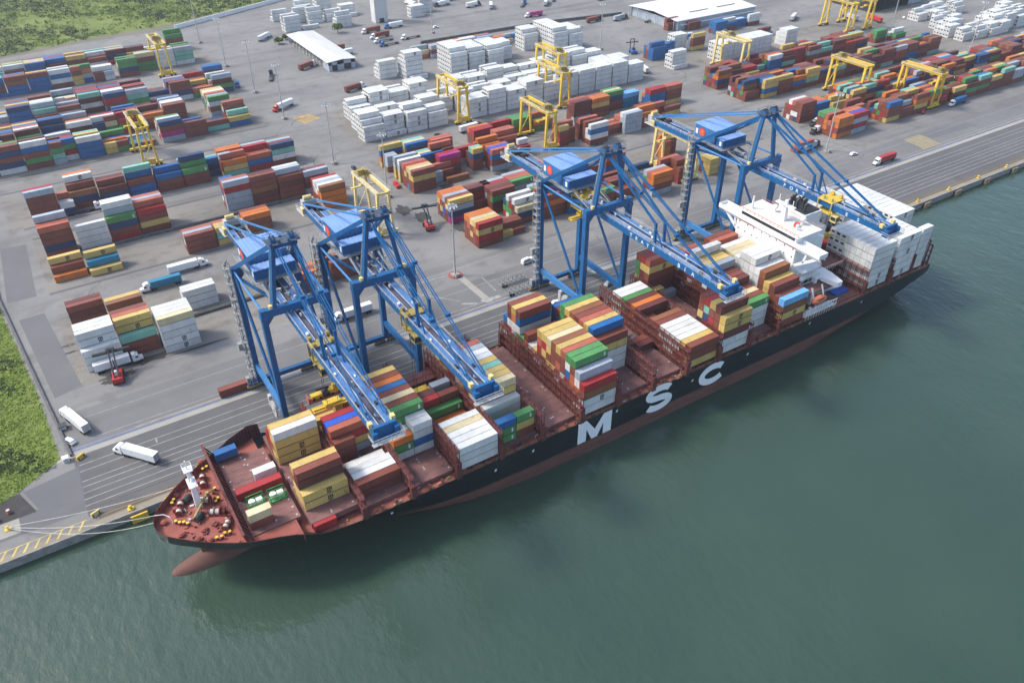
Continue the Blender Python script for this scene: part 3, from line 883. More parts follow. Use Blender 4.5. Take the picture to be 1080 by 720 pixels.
BAYX = [16.8, 31.0, 45.2, 59.4, 73.5, 87.7, 101.9, 116.2, 130.4, 144.6, 159.0, 173.2, 187.3, 201.5, 247.5, 262.2, 275.6]
BASE = 12.45
RY0, RP = -47.2, 2.53
def ship_deckgear():
    # hatch covers
    for i, x in enumerate(BAYX[:16]):
        zb = 13.7 if i < 1 else (13.9 if i == 1 else BASE)
        hw = min(20.6, half(x, zb)-3.0) if i < 3 else 21.0
        n = 3 if i < 3 else 4
        for k in range(n):
            ya, yb = YC-hw+2*hw*k/n, YC-hw+2*hw*(k+1)/n
            b = MB(); b.use(M['hatch']); b.box(x-0.3, ya+0.06, 11.0 if i > 1 else 12.0, x+12.7, yb-0.06, zb-0.05)
            for j in (0.25, 0.5, 0.75):
                b.box(x-0.25, ya+(yb-ya)*j-0.06, zb-0.05, x+12.65, ya+(yb-ya)*j+0.06, zb-0.01)
            qq = random.Random(i*7+k)
            b.use(M['lgrey'])
            for _ in range(9):
                sx, sy = x+qq.choice([0.5, 5.8, 6.6, 11.9]), ya+qq.uniform(0.8, yb-ya-0.8)
                b.box(sx-0.24, sy-0.24, zb-0.049, sx+0.24, sy+0.24, zb+0.02)
            adopt(b.build('hatch_cover'))
    # lashing bridges between the bays
    for i, x in enumerate(BAYX[2:16]):
        xm = x-0.95
        if x == 247.5: xm = 246.2
        top = 20.2 if i >= 2 else 17.5
        if x in (247.5, 262.2): top = 21.0
        b = MB()
        hw = min(23.3, half(xm, 11)-0.5)
        n = 19
        for k in range(n):
            y = YC-hw+2*hw*k/(n-1)
            b.box(xm-0.62, y-0.11, 10.9, xm-0.44, y+0.11, top+1.0)
            b.box(xm+0.44, y-0.11, 10.9, xm+0.62, y+0.11, top+1.0)
            if k < n-1:
                y2 = YC-hw+2*hw*(k+1)/(n-1)
                for zq in (11.2, 14.2, 17.2):
                    if zq+2.6 < top+0.4 and (k+i) % 2 == 0: b.bar((xm-0.5, y, zq), (xm-0.5, y2, zq+2.6), 0.12)
        for z in ([14.2, 17.2, top] if top > 18 else [14.2, top]):
            b.box(xm-0.66, YC-hw-0.1, z-0.18, xm+0.66, YC+hw+0.1, z)
        b.box(xm-0.63, YC-hw-0.1, top+0.92, xm-0.51, YC+hw+0.1, top+1.02); b.box(xm+0.51, YC-hw-0.1, top+0.92, xm+0.63, YC+hw+0.1, top+1.02)
        for sg in (-1, 1):
            b.box(xm-0.8, YC+sg*hw-0.75, 10.9, xm+0.8, YC+sg*hw+0.3, top*0.5+6.5)
        adopt(b.build('lashing_bridge', M['lash']))
    # pedestals, stanchions and clutter along both side passages
    qq = random.Random(11)
    for sgn in (-1, 1):
        for i, x in enumerate(BAYX[2:16]):
            for k in range(4):
                xx = x+0.2+k*4.0
                hw = half(xx, 11)-1.0
                b = MB(); b.box(xx-0.35, YC+sgn*hw-0.5, 10.9, xx+0.35, YC+sgn*hw+0.5, BASE-0.05)
                b.box(xx-0.28, YC+sgn*(hw-2.4)-0.3, 10.9, xx+0.28, YC+sgn*(hw-2.4)+0.3, BASE-0.06)
                adopt_each(b, 'pedestal', M['lash'])
        cl = MB()
        for k in range(90):
            xx = qq.uniform(36, 285)
            if 214 < xx < 246: continue
            hw = half(xx, 11)-qq.uniform(0.5, 2.6)
            cl.use(qq.choice([M['bogieyellow'], M['lgrey'], M['dark'], M['orangepaint'], M['lash']]))
            cl.cbox(xx, YC+sgn*hw, 10.91, qq.uniform(0.3, 1.6), qq.uniform(0.2, 0.6), qq.uniform(0.3, 0.8), qq.uniform(-.3, .3))
        adopt_each(cl, 'deck_fitting')
    # stern frame
    b = MB()
    for y in (-46.6, -44.2):
        b.bar((284.6, y, 10.9), (284.6, y, 22.5), 0.5); b.bar((287.4, y, 10.9), (287.4, y, 19.5), 0.5)
    for z in (13, 15.5, 18, 20.4): b.bar((284.6, -46.6, z), (287.4, -46.6, z-0.6), 0.35); b.bar((284.6, -44.2, z), (287.4, -44.2, z-0.6), 0.35)
    b.bar((284.6, -46.6, 22.4), (284.6, -2.4, 22.4), 0.5); b.bar((287.4, -46.6, 19.4), (287.4, -2.4, 19.4), 0.4)
    for y in (-34, -24, -14, -2.6): b.bar((284.6, y, 10.9), (284.6, y, 22.5), 0.5); b.bar((287.4, y, 10.9), (287.4, y, 19.5), 0.5)
    adopt(b.build('stern_frame', M['purple']))
    for x in (261, 274.9):
        b = MB(); b.box(x-0.4, -48.1, 10.9, x+0.4, -47.35, 19.8); adopt(b.build('lashing_post', M['lash']))
ship_deckgear()

def foredeck():
    Z = 13.3
    # breakwater
    b = MB()
    b.hexa([(14.9, -42.2, Z), (15.3, -42.2, Z), (15.3, -3.2, Z), (14.9, -3.2, Z), (14.0, -42.0, 17.4), (14.35, -42.0, 17.4), (14.35, -3.4, 17.4), (14.0, -3.4, 17.4)])
    for k in range(22):
        y = -41+k*1.75
        b.bar((16.5, y, Z), (14.5, y, 17.2), 0.18, 0.35)
    b.box(13.85, -42.2, 17.4, 14.6, -3.2, 17.62)
    bw = adopt(b.build('breakwater', M['lash']))
    # foremast with ladder and platforms
    b = MB()
    b.hexa([(6.9, -22.6, Z), (8.7, -22.6, Z), (8.7, -20.8, Z), (6.9, -20.8, Z), (7.4, -22.2, 27), (8.2, -22.2, 27), (8.2, -21.2, 27), (7.4, -21.2, 27)])
    b.box(6.7, -23.0, 26.9, 9.0, -20.6, 27.15); b.box(6.7, -24.8, 22.9, 8.9, -20.6, 23.1)
    for z in (27.7, 28.3):
        for a, c in (((6.7, -23), (9, -23)), ((9, -23), (9, -20.6)), ((9, -20.6), (6.7, -20.6)), ((6.7, -20.6), (6.7, -23))): b.bar((*a, z), (*c, z), 0.08)
    b.bar((7.8, -21.7, 27), (7.8, -21.7, 30), 0.3); b.bar((6.9, -25.8, 24.0), (8.3, -21.7, 24.5), 0.2)
    ms = adopt(b.build('foremast', M['shipwhite']))
    l = MB()
    for s in (-0.3, 0.3): l.bar((9.0+0.0, -21.7+s, Z), (8.45, -21.7+s, 27), 0.09)
    for k in range(22): l.bar((9.0-0.025*k, -22.0, Z+0.6*k), (9.0-0.025*k, -21.4, Z+0.6*k), 0.07)
    sub(l.build('ladder', M['shipwhite']), ms)
    # winches with white rope drums
    for (x, y, a) in ((3.1, -20.7, 1.2), (11.2, -27.2, -0.5), (11.0, -13.9, 1.35), (12.4, -32.5, 0.9), (10.0, -21.6, -0.6)):
        c, s = math.cos(a), math.sin(a)
        b = MB(); b.cbox(x, y, Z, 4.6, 1.9, 0.35, a)
        b.tube((x-c*2.2, y-s*2.2, Z+1.0), (x+c*2.2, y+s*2.2, Z+1.0), 0.24)
        for t in (-2.0, -0.7, 0.7, 2.0): b.tube((x+c*(t-0.1), y+s*(t-0.1), Z+1.0), (x+c*(t+0.1), y+s*(t+0.1), Z+1.0), 0.95, n=14)
        b.cbox(x-s*1.1, y+c*1.1, Z, 1.2, 1.2, 1.3, a)
        wn = adopt(b.build('winch', M['gearred']))
        d = MB()
        for t in (-1.35, 0.0 if abs(a) < 1 else 1.35): d.tube((x+c*(t-0.5), y+s*(t-0.5), Z+1.0), (x+c*(t+0.5), y+s*(t+0.5), Z+1.0), 0.75, n=14)
        sub_each(d, 'rope_drum', M['rope'], wn)
    for (x, y, a) in ((0.6, -16.0, 1.0), (2.2, -17.2, 1.0), (1.5, -25.2, -0.9), (3.2, -26.6, -0.9), (11.6, -7.7, 0.3), (12.8, -9.2, 0.3), (12.6, -18.9, 0.8), (12.3, -22.9, 0.8), (11.4, -35.6, -0.2), (9.2, -36.0, -0.2)):
        b = MB(); b.cbox(x, y, Z, 1.9, 0.8, 0.15, a)
        for t in (-0.6, 0.6): b.tube((x+t*math.cos(a), y+t*math.sin(a), Z+0.15), (x+t*math.cos(a), y+t*math.sin(a), Z+1.05), 0.34, n=12)
        bo = adopt(b.build('bollard', M['gearred']))
        d = MB()
        for t in (-0.6, 0.6): d.tube((x+t*math.cos(a), y+t*math.sin(a), Z+1.05), (x+t*math.cos(a), y+t*math.sin(a), Z+1.22), 0.42, n=12)
        sub_each(d, 'bollard_cap', M['yellow'], bo)
    # windlass (black), ventilators, crane arm, rail, chocks
    for (x, y) in ((6.6, -26.4), (5.6, -18.2)):
        b = MB(); b.cbox(x, y, Z, 2.6, 1.8, 0.6, 0.5); b.tube((x-0.9, y-0.9, Z+1.1), (x+0.9, y+0.6, Z+1.1), 0.85, n=14); b.tube((x+0.2, y, Z+0.6), (x+0.2, y, Z+1.9), 0.5)
        adopt(b.build('windlass', M['dark']))
    b = MB(); b.bar((5.2, -26.5, Z+1.0), (10.6, -21.2, Z+2.8), 0.5, 0.45); b.tube((10.6, -21.2, Z), (10.6, -21.2, Z+3.2), 0.5); b.bar((10.6, -21.2, Z+2.8), (12.6, -19, Z+1.2), 0.35)
    adopt(b.build('deck_crane', M['bogieyellow']))
    b = MB(); b.path([(-3.1, -21.5, 15.9), (-1.0, -22.2, 15.7), (0.2, -23.4, 15.2), (0.4, -24.2, 13.4)], 0.11)
    adopt(b.build('bow_rail', M['shipwhite']))
    for (x, y) in ((12.6, -5.6), (-1.6, -23.0), (1.2, -29.6), (4.6, -33.2), (7.0, -35.2), (12.8, -40.0), (3.4, -15.0), (5.8, -12.4), (6.6, -31.0), (9.4, -30.2)):
        b = MB(); b.tube((x, y, Z), (x, y, Z+0.8), 0.85, n=14); b.tube((x, y, Z+0.8), (x, y, Z+1.05), 0.5, n=14)
        adopt(b.build('fairlead_roller', M['deck']))
    b = MB(); qq = random.Random(21)
    for k in range(46):
        x = qq.uniform(2, 13); hw = half(x, 13.3)-2.0
        y = YC+qq.uniform(-hw, hw)
        b.use(qq.choice([M['gearred'], M['gearred'], M['lash'], M['deck'], M['lgrey']])); b.cbox(x, y, Z, qq.uniform(0.3, 1.2), qq.uniform(0.2, 0.7), qq.uniform(0.2, 0.8), qq.uniform(0, 3))
    adopt_each(b, 'deck_fitting')
    # anchor hanging at the near bow
    b = MB(); xq, zq = 3.2, 8.0; yq = YC-half(xq, zq)-0.35
    b.bar((xq, yq, zq-1.8), (xq, yq+0.2, zq+1.6), 0.45); b.bar((xq-1.5, yq-0.1, zq-1.2), (xq, yq, zq-1.9), 0.5); b.bar((xq+1.5, yq-0.1, zq-1.2), (xq, yq, zq-1.9), 0.5)
    adopt(b.build('anchor', M['bogieyellow']))
foredeck()

def superstructure():
    XF = 215.2
    # accommodation block below, house above, bridge with full-width wings
    b = MB(); b.box(XF, -37.0, 10.9, 229.5, -9.0, 36.2); b.box(229.5, -35.0, 10.9, 235, -30.0, 23.0)
    hs = adopt(b.build('accommodation_block', M['shipwhite']))
    w_ = MB()
    for z, n in ((34.4, 8), (31.4, 9), (28.6, 9), (25.6, 9)):
        for k in range(n):
            y = -35.6+k*(25.2/(n-1))+0.3*((k*7) % 3-1)
            w_.box(XF-0.05, y-0.22, z, XF-0.003, y+0.22, z+0.55)
    sub_each(w_, 'porthole', M['glass'], hs)
    st = MB(); st.box(XF-0.05, -36.6, 35.2, XF-0.004, -27.5, 35.42); st.box(XF-0.05, -17.5, 35.2, XF-0.004, -9.6, 35.42)
    sub_each(st, 'red_stripe', M['redsign'], hs)
    b = MB()
    b.box(XF-0.9, -47.6, 36.25, 218.6, -37.0, 36.75); b.box(XF-0.9, -9.0, 36.25, 218.6, 0.2, 36.75)      # wing floors
    b.box(XF-0.9, -37.0, 36.21, 227.6, -9.0, 36.75)
    for y0, y1 in ((-47.6, -37.0), (-9.0, 0.2)):
        b.box(XF-0.9, y0, 36.75, XF-0.75, y1, 37.95); b.box(218.45, y0, 36.75, 218.6, y1, 37.9)
    b.box(XF-0.75, -47.6, 36.75, 218.45, -47.45, 37.95); b.box(XF-0.75, 0.05, 36.75, 218.45, 0.2, 37.95)
    b.box(XF-0.9, -37.0, 36.75, XF-0.7, -9.0, 37.5)
    # triangular wing brackets with openings
    for s in (-1, 1):
        yi, yo = (YC+s*12.4, YC+s*22.8)
        for x0 in (XF, 217.6):
            b.bar((x0+0.3, YC+s*22.3, 36.1), (x0+0.3, YC+s*12.4, 28.6), 0.5, 1.0)
            b.bar((x0+0.3, YC+s*17.2, 36.2), (x0+0.3, YC+s*16.2, 31.6), 0.5, 0.7)
            b.bar((x0+0.3, yi, 35.6), (x0+0.3, yo, 35.7), 0.45, 1.3)
        b.bar((XF+0.3, YC+s*12.8, 29), (XF+0.3, YC+s*12.8, 20), 0.5, 0.5)
    wh = adopt(b.build('bridge_wing', M['shipwhite']))
    b = MB(); b.box(XF+0.2, -36.2, 36.76, 226.5, -9.8, 39.2); b.box(XF-0.4, -37.2, 39.2, 227.4, -8.8, 39.5)
    br = adopt(b.build('wheelhouse', M['shipwhite']))
    g = MB(); g.box(XF+0.12, -35.6, 37.7, XF+0.196, -10.4, 38.8); sub(g.build('window', M['glass']), br)
    g = MB(); g.box(XF-0.3, -37.0, 39.51, 227.2, -9.0, 39.56); rf = sub(g.build('roof', M['shipdeckgrey']), br)
    g = MB()
    g.box(XF-0.1, -37.1, 40.4, XF+0.02, -8.9, 40.55); g.box(227.0, -37.1, 40.4, 227.1, -8.9, 40.5)
    for k in range(16): g.box(XF-0.1, -37+k*1.87-0.05, 39.5, XF, -37+k*1.87+0.05, 40.4)
    sub(g.build('roof_rail', M['orangepaint']), br)
    # radar mast and gear
    b = MB()
    b.hexa([(220.2, -25.6, 39.5), (222.2, -25.6, 39.5), (222.2, -23.4, 39.5), (220.2, -23.4, 39.5), (220.8, -25, 47.5), (221.6, -25, 47.5), (221.6, -24.1, 47.5), (220.8, -24.1, 47.5)])
    b.box(220, -28.5, 45.5, 222, -20.5, 45.8); b.bar((221, -27.6, 45.8), (221, -27.6, 48.2), 0.2); b.bar((221, -21.4, 45.8), (221, -21.4, 48.6), 0.2); b.bar((219.6, -24.6, 46.3), (219.6, -21.6, 46.5), 0.3)
    adopt(b.build('radar_mast', M['shipwhite']))
    b = MB(); b.tube((218.6, -12.0, 39.5), (218.6, -12.0, 44.5), 0.5, 0.3); adopt(b.build('signal_mast', M['shipwhite']))
    for (x, y, r) in ((224.4, -30.6, 1.2), (223.6, -18.4, 1.0), (219.4, -32.6, 0.7)):
        b = MB(); b.tube((x, y, 39.5), (x, y, 40.6), r*0.5); b.ell((x, y, 40.5+r), r, r, r, 14, 10)
        adopt(b.build('satellite_dome', M['shipwhite'], smooth=True))
    for (x, y) in ((221.5, -30.5),):
        b = MB(); b.cbox(x, y, 39.56, 2.0, 1.6, 1.2, 0.4); adopt(b.build('magnetic_compass', M['redsign']))
    # engine casing and funnel with black exhausts
    b = MB(); b.box(228.0, -29.5, 10.9, 240.5, -13.0, 34.0); b.box(229.5, -27.5, 34.0, 238.5, -15.0, 40.0)
    fn = adopt(b.build('funnel', M['shipwhite']))
    g = MB(); g.box(230.0, -26.8, 40.0, 237.8, -15.8, 40.5); sub(g.build('funnel_top', M['dark']), fn)
    g = MB()
    for (x, y, h) in ((231, -25.5, 45), (232.2, -23.6, 45.8), (231.2, -21.6, 45.2), (233.4, -20.0, 44.8), (234.8, -22.4, 44.4), (232.4, -18.0, 45.0), (234.8, -17.2, 44.4), (236.2, -19.6, 44.0)):
        g.tube((x, y, 40.0), (x, y, h-2.0), 0.52, n=12); g.tube((x, y, h-2.1), (x+0.8, y-0.2, h-1.2), 0.52, n=12)
    sub_each(g, 'exhaust_pipe', M['dark'], fn)
    # decks, ladders and railings on the near side
    b = MB(); b.box(218, -45.2, 19.8, 233.5, -37.02, 20.1); b.box(229.5, -37.0, 19.8, 246, -30, 20.1)
    adopt(b.build('boat_deck', M['hatch']))
    b = MB()
    for z in (15.2, 20.1, 23.2, 26.2):
        b.box(217.5, -40.4, z-0.15, 227.5, -37.02, z)
        for zz in (0.6, 1.1): b.bar((217.5, -40.3, z+zz), (227.5, -40.3, z+zz), 0.1)
        for k in range(8): b.bar((217.5+k*1.4, -40.3, z), (217.5+k*1.4, -40.3, z+1.1), 0.08)
        b.bar((219, -39, z-3.0 if z > 16 else 12), (224, -39, z), 0.7, 0.2)
    for k in range(14): b.bar((229.6+k*1.2, -36.9, 20.1), (229.6+k*1.2, -36.9, 21.2), 0.09)
    b.bar((229.6, -36.9, 21.2), (246, -36.9, 21.2), 0.1)
    adopt(b.build('side_stair', M['shipwhite']))
    # lower wing shelf (lifeboat shelter) and boat
    b = MB()
    b.hexa([(224.4, -41.5, 21.6), (233.0, -41.5, 21.6), (233.0, -37.1, 21.6), (224.4, -37.1, 21.6), (224.4, -41.5, 22.4), (233.0, -41.5, 22.4), (233.0, -37.1, 22.4), (224.4, -37.1, 22.4)])
    b.hexa([(228.8, -47.8, 20.4), (231.4, -47.8, 20.4), (233, -41.5, 20.9), (227.0, -41.5, 20.9), (228.8, -47.8, 22.4), (231.4, -47.8, 22.4), (233, -41.5, 22.4), (227.0, -41.5, 22.4)])
    b.bar((229.8, -47.2, 20.6), (229.8, -39, 12.5), 0.5, 0.9); b.box(224.6, -41.3, 10.9, 226.0, -40.0, 21.6); b.box(224.5, -38.6, 15, 232.8, -37.1, 21.6)
    adopt(b.build('side_shelter', M['shipwhite']))
    b = MB()
    for z in (13.2, 15.2): b.box(214.5, -48.1, z, 231, -47.8, z+0.25)
    for k in range(12): b.box(215+k*1.4, -48.05, 10.9, 215.15+k*1.4, -47.85, 15.3)
    b.box(214.5, -47.7, 12.4, 231, -44.5, 12.6)
    for k in range(14): b.cbox(216+k*1.1, -45.6-0.5*(k % 3), 12.6, 0.8, 0.6, 0.5+0.4*(k % 4), k)
    adopt(b.build('embarkation_rail', M['shipwhite']))
    b = MB(); b.use(M['greenpaint']); b.cbox(216.5, -43.4, 12.6, 2.6, 2.2, 3.2); adopt(b.build('deck_locker'))
    b = MB(); b.box(236.5, -43.5, 11.6, 243.8, -38.0, 12.4); adopt(b.build('pool_cover', M['tarpblue']))
    b = MB(); b.box(232.6, -46.6, 10.9, 245.2, -30, 11.5); adopt(b.build('aft_deck_house', M['hatch']))
superstructure()
# lifeboat is lifted off on its own davit: a thing of its own
def lifeboat():
    r = empty('lifeboat', (221.8, -46.6, 17.2)); tag(r, 'orange enclosed lifeboat hanging beside the white bridge of the ship', 'lifeboat')
    b = MB(); b.ell((0, 0, 0), 4.0, 1.5, 1.25, 18, 10); b.build('hull', M['orangepaint'], r, smooth=True)
    b = MB(); b.ell((-0.3, 0, 0.75), 2.9, 1.25, 1.0, 16, 8); b.build('canopy', M['orangepaint'], r, smooth=True)
    b = MB(); b.box(-1.6, -1.35, 0.75, 1.2, -1.12, 1.05); b.build('window', M['glass'], r)
    b = MB(); b.bar((-2.6, 0.3, 0.6), (-2.6, 2.0, 4.6), 0.4); b.bar((2.6, 0.3, 0.6), (2.6, 2.0, 4.6), 0.4); build_each(b, 'davit_arm', M['shipwhite'], r)
lifeboat()

# ------------------------------------------------------------------ containers: data
TH, CW, CL, CS = 2.95, 2.39, 12.4, 6.1
BOX = []          # every box: dict(x,y,z,L,h,c,reefer,phrase,stack ordinal data)
def put(x, y, z, L, h, c, reefer, where, key):
    BOX.append(dict(x=x, y=y, z=z, L=L, h=h, c=c, rf=reefer, where=where, key=key))

def stack_at(x, y, z0, spec, th, where, gkey, reefer=False):
    """spec: bottom-to-top letters; 'ab|cd' = two half-length stacks side by side along x"""
    halves = spec.split('|')
    for hi, s in enumerate(halves):
        L = CL if len(halves) == 1 else CS
        xx = x if hi == 0 else x+CL-CS
        n = len(s)
        for t, c in enumerate(s):
            if c in '.': continue
            put(xx, y, z0+t*th, L, th-0.12, c, reefer and c == 'w', where, (gkey, hi if len(halves) > 1 else -1, n-1-t))

def mixed(qq, n, pal):
    return ''.join(qq.choice(pal) for _ in range(n))
PAL = 'mmmmmmddddbbbbbnnnyyggggrrwwwwssstcok'
PALM = 'mmmmmmdddduuuurrnbbyogst'
qs = random.Random(99)

# --- the ship's deck: bay -> {row from the water side: colours bottom to top}
SHIP = {}
def bay(i, th, base, rows):
    SHIP[i] = (th, base, rows)
bay(1, 2.9, 13.9, {3: 'yy', 4: 'yydm', 5: 'yymy', 11: 'yyyw', 12: 'ymyy', 13: 'mrr', 14: 'mr'})
bay(2, 2.75, BASE, {2: 'dm', 3: 'mw', 4: 'mw', 6: 'w', 8: 'ddm|', 9: 'syrr'[:3]+'k', 10: 'ywmv', 11: 'mydr', 12: 'my', 13: 'c|', 14: 'my|dcy', 15: 'mm', 16: 'm'})
bay(3, 2.75, BASE, {5: 'wgo|wbww', 6: 'wgw|wbww', 7: 'mwmgg', 8: 'mdymm', 9: 'ymodc', 10: 'mmbmm', 11: 'bmydb', 12: 'omymo', 13: 'mdymm', 14: 'ymryy'})
bay(4, 2.75, BASE, {0: 'www', 1: 'www', 2: 'wcw', 3: 'wcc', 4: 'wsw', 7: 'o', 8: 'mg', 9: 'mdr|mmm', 10: 'mdd|md', 11: 'dm|dms', 12: 'd|m', 15: 'd', 16: 'd'})
bay(5, 2.82, BASE, {1: 'ggb|myg', 2: 'mg|gy', 4: 'mww', 5: 'mmyyc', 6: 'ymyyy', 7: 'brymy', 8: 'ymmbt', 9: 'mryoy', 10: 'bdwyw', 11: 'wmnmw', 12: 'wmrms', 13: 'mwydk', 14: 'mdym', 15: 'dmyc|', 16: 'md|md', 17: 'd|d'})
bay(7, TH, BASE, {0: 'wwur', 1: 'wmows', 2: 'mrokmg', 3: 'mmrbwg', 4: 'mmwmmk', 5: 'mwmkmy', 6: 'mmymmu', 7: 'dmymyc', 8: 'mdmyry', 9: 'mwmrky', 10: 'mwy|mm', 11: 'mmw|mdu', 12: 'mgom', 13: 'odgwnm'[:3], 14: 'mogwbm', 15: 'mgwwoy', 16: 'mmrwdm', 17: 'mwmb|mdm'})
bay(8, TH, BASE, {5: 'wwwym', 6: 'wmdrmb', 7: 'mdrymy', 8: 'mwudmk', 9: 'mmwuym', 10: 'mmrmmu', 11: 'mmyrmy', 12: 'mdgrgg', 13: 'mgrbm', 14: 'mmmnb', 15: 'mw'})
bay(9, TH, BASE, {6: '|d', 7: 'd|m'})
bay(10, TH, BASE, {0: 'ymm', 1: 'mmy', 2: 'mww', 3: 'www', 4: 'www', 5: 'mww', 6: 'mum', 7: 'mmu', 8: 'mu|mt', 9: 'um|', 10: 'mdd', 11: 'moo', 12: 'mmd', 13: 'mgg', 14: 'www', 15: 'www'})
bay(11, TH, BASE, {0: 'wwdyy', 1: 'mrmmmd', 2: 'mmmrmy', 3: 'mrrntr', 4: 'mmnymm', 5: 'mm', 14: 'oy|s', 15: 'mddmyk', 16: 'mmmdyr', 17: 'ymyggm'})
bay(12, TH, BASE, {2: 'wwwg', 3: 'mmdm', 4: 'mmrc', 5: 'mgym', 6: 'mromd', 7: 'mdyrm', 8: 'mmrdm', 9: 'dmmwms', 10: 'mmmdyy', 11: 'mdmmyy', 12: 'dmwmwyw', 13: 'msmm', 14: 'mmd', 15: 'mmkyr', 16: 'mmdmk'})
bay(13, TH, BASE, {0: 'myul', 1: 'mdum', 2: 'mmdmm', 3: 'mmdyy', 4: 'mmmmmu', 5: 'wwwwww', 6: 'wwwwwww', 7: 'wwwwwww', 8: 'wwwwwww', 9: 'wwwwww', 10: 'wwwwwc', 11: 'wwwwwc', 12: 'mwwwww', 13: 'mdymm', 14: 'mmdmmk', 15: 'mmudmm'})
bay(14, TH, BASE, {**{k: 'wwwwww' for k in range(0, 8)}, 8: 'dm', 9: 'dmr', 10: 'ddr', **{k: 'swwwww' for k in range(12, 18)}})
bay(15, TH, BASE, {0: 'wwwwww', 1: 'wwwwww', 2: 'wwwwww', 3: 'wwwwww', 4: 'wwwwww', 5: 'wwwww', 6: 'ww', 8: 'ww', **{k: 'wwwwww' for k in range(10, 18)}})
bay(16, TH, BASE, {0: 'wwwwww|', **{k: 'wwwwww' for k in range(5, 16)}, 1: 'www|', 3: 'www'})
BAYWORDS = ['deck bay behind the breakwater'] + [ORD[i]+' bay from bow' for i in range(1, 14)] + ['bay right behind bridge', 'second last bay', 'last bay at stern']
for i, (th, base, rows) in SHIP.items():
    order = sorted(k for k, v in rows.items())
    for k in order:
        stack_at(BAYX[i], RY0+RP*k, base+0.03, rows[k], th, ('ship', i, order.index(k)), ('ship', i, k), reefer=(i >= 14 or (i == 13 and 5 <= k <= 12)))
# loose boxes at the fore end
for (x, y, z, L, c, wh) in ((16.3, -9.4, 14.4, 6.1, 'b', 'beside the ribbed side shield'), (23.3, -21.7, 13.75, 6.1, 'w', 'beside the long red one on the first hatch'), (17.0, -26.6, 13.75, 12.4, 'r', 'lying across the first hatch'),
                            (17.0, -38.0, 13.4, 6.1, 'm', 'lower of two by the breakwater'), (17.0, -38.0, 16.2, 6.1, 'c', 'with beige roof behind the breakwater'), (31.0, -45.6, 11.0, 6.1, 'r', 'on the side deck below the yellow stack')):
    put(x, y, z, L, 2.75, c, False, ('loose', wh, 0), ('loose', wh, 0))

# --- the yard: blocks of columns, each column a list of rows from the water side backwards
PX = 12.87
def column(bid, ci, x, y0, rows, reefer=False, z0=0.02, th=TH):
    for r, s in enumerate(rows.split('/')):
        if s and s != '-': stack_at(x, y0+r*2.52, z0, s, th, ('yard', bid, ci, r), ('yard', bid, ci, r), reefer)
PHRASE = {}
def block(bid, phrase): PHRASE[bid] = phrase
def rows_rnd(front, n, hmax, pal, qq, hmin=1, keep=0.93):
    out = [front] if front else []
    h = len(front.split('|')[0]) if front else qq.randint(hmin, hmax)
    while len(out) < n:
        h = max(hmin, min(hmax, h+qq.choice([-1, 0, 0, 0, 1, 1])))
        if qq.random() > keep: out.append('-'); continue
        if qq.random() < 0.10: out.append(mixed(qq, max(1, h-1), pal)+'|'+mixed(qq, h, pal))
        else: out.append(mixed(qq, h, pal))
    return '/'.join(out)

block('A', 'block by the red reach stacker')
column('A', 0, -7.5, 75.6, 'www/wwwww/wwwww/wwwww/-/-/-/-/-/-/-/mmdm/mmmd')
column('A', 1, 5.3, 77.2, 'mmt/mymyy/mymmk/mmmmm/-/-/-/-/mmyu/mmyy')
column('A', 2, 18.4, 72.2, 'wwwwc/wwwww/wwwww/wwwww')
block('B', 'stepped boxes behind the two long trucks')
column('B', 0, -8.4, 146.0, 'o/mm/mmy'); column('B', 1, 4.9, 143.4, 'y/mq/mmy')
block('C', 'row behind the long low wall')
column('C', 0, -8.4, 169.2, 'mnmmk/mmmmk/mmmmms'); column('C', 1, 5.3, 168.9, 'wwww/www')
column('C', 2, 18.2, 169.4, 'rmng/mmmgsw/mmmmgw'); column('C', 3, 31.1, 170.0, 'mymr/mmmmk/mmnms/mmmmk')
column('C', 6, 70.4, 171.6, 'sssrs/mmdmk/mwbmb|'); column('C', 7, 82.9, 170.6, 'mdumm/mmrmd/mmmm'); column('C', 8, 95.6, 169.6, 'umdm/mdmms/mmdsw/mmmw'); column('C', 9, 108.5, 169.2, 'sdms/mdmm/mmk')
block('D', 'orange boxes behind the second blue crane')
column('D', 9, 108.8, 148.6, 'ooou/smow/mmws/mmsw/mrmr'); column('D', 4, 43.9, 140.4, 'mmm/mws/mmk'); column('D', 5, 57.2, 141, 'yty|/yyy|/mmk|'); column('D', 6, 70.6, 145, 'umo/mmo/mkm'); column('D', 4.5, 31.8, 93.6, '-/www/www/ww'); column('D', 8, 72, 84, 'mmo/mmm/odo'); column('D', 7, 88, 86, 'mmm/-/mgu')
block('E', 'row behind the lone flatbed truck')
column('E', -1, -15.7, 214, '|mwc/|-/|b'.replace('|-', '|m')); column('E', 0, -9.2, 209.6, 'mmmms/mmmmr/mmmk/-/-/|mbc')
column('E', 1, 3.4, 210, 'nw|/nw|/umk|/mk|'); column('E', 2, 8.6, 213.0, 'mnu/mmnm/mmbmw/mmdgo'); column('E', 3, 21.6, 210, 'wnd/mmdm/mmmd/m')
column('E', 4, 34.6, 211.2, 'bbm/mbgbt/mbgt'); column('E', 5, 47.6, 210.2, 'mmb/mmdb/mmk/-/yy|/yy|'); column('E', 6, 60.4, 210, 'mmg/mmmgn/mnn/mnms/bb|/mb|'); column('E', 7, 73.2, 209.9, '|ymm/|mmms/n|b/mnb/mbt')
column('E', 8, 80.2, 209.7, 'tyo/mmmk/mom/myyo/mmyo'); column('E', 9, 93.0, 210.3, 'rbk/mmk/mwmr/mnms/mnw'); column('E', 10, 105.9, 210.2, 'mwtn/mmmm/mmms/mmk')
qq = random.Random(42)
block('F', 'second row before the far scrub')
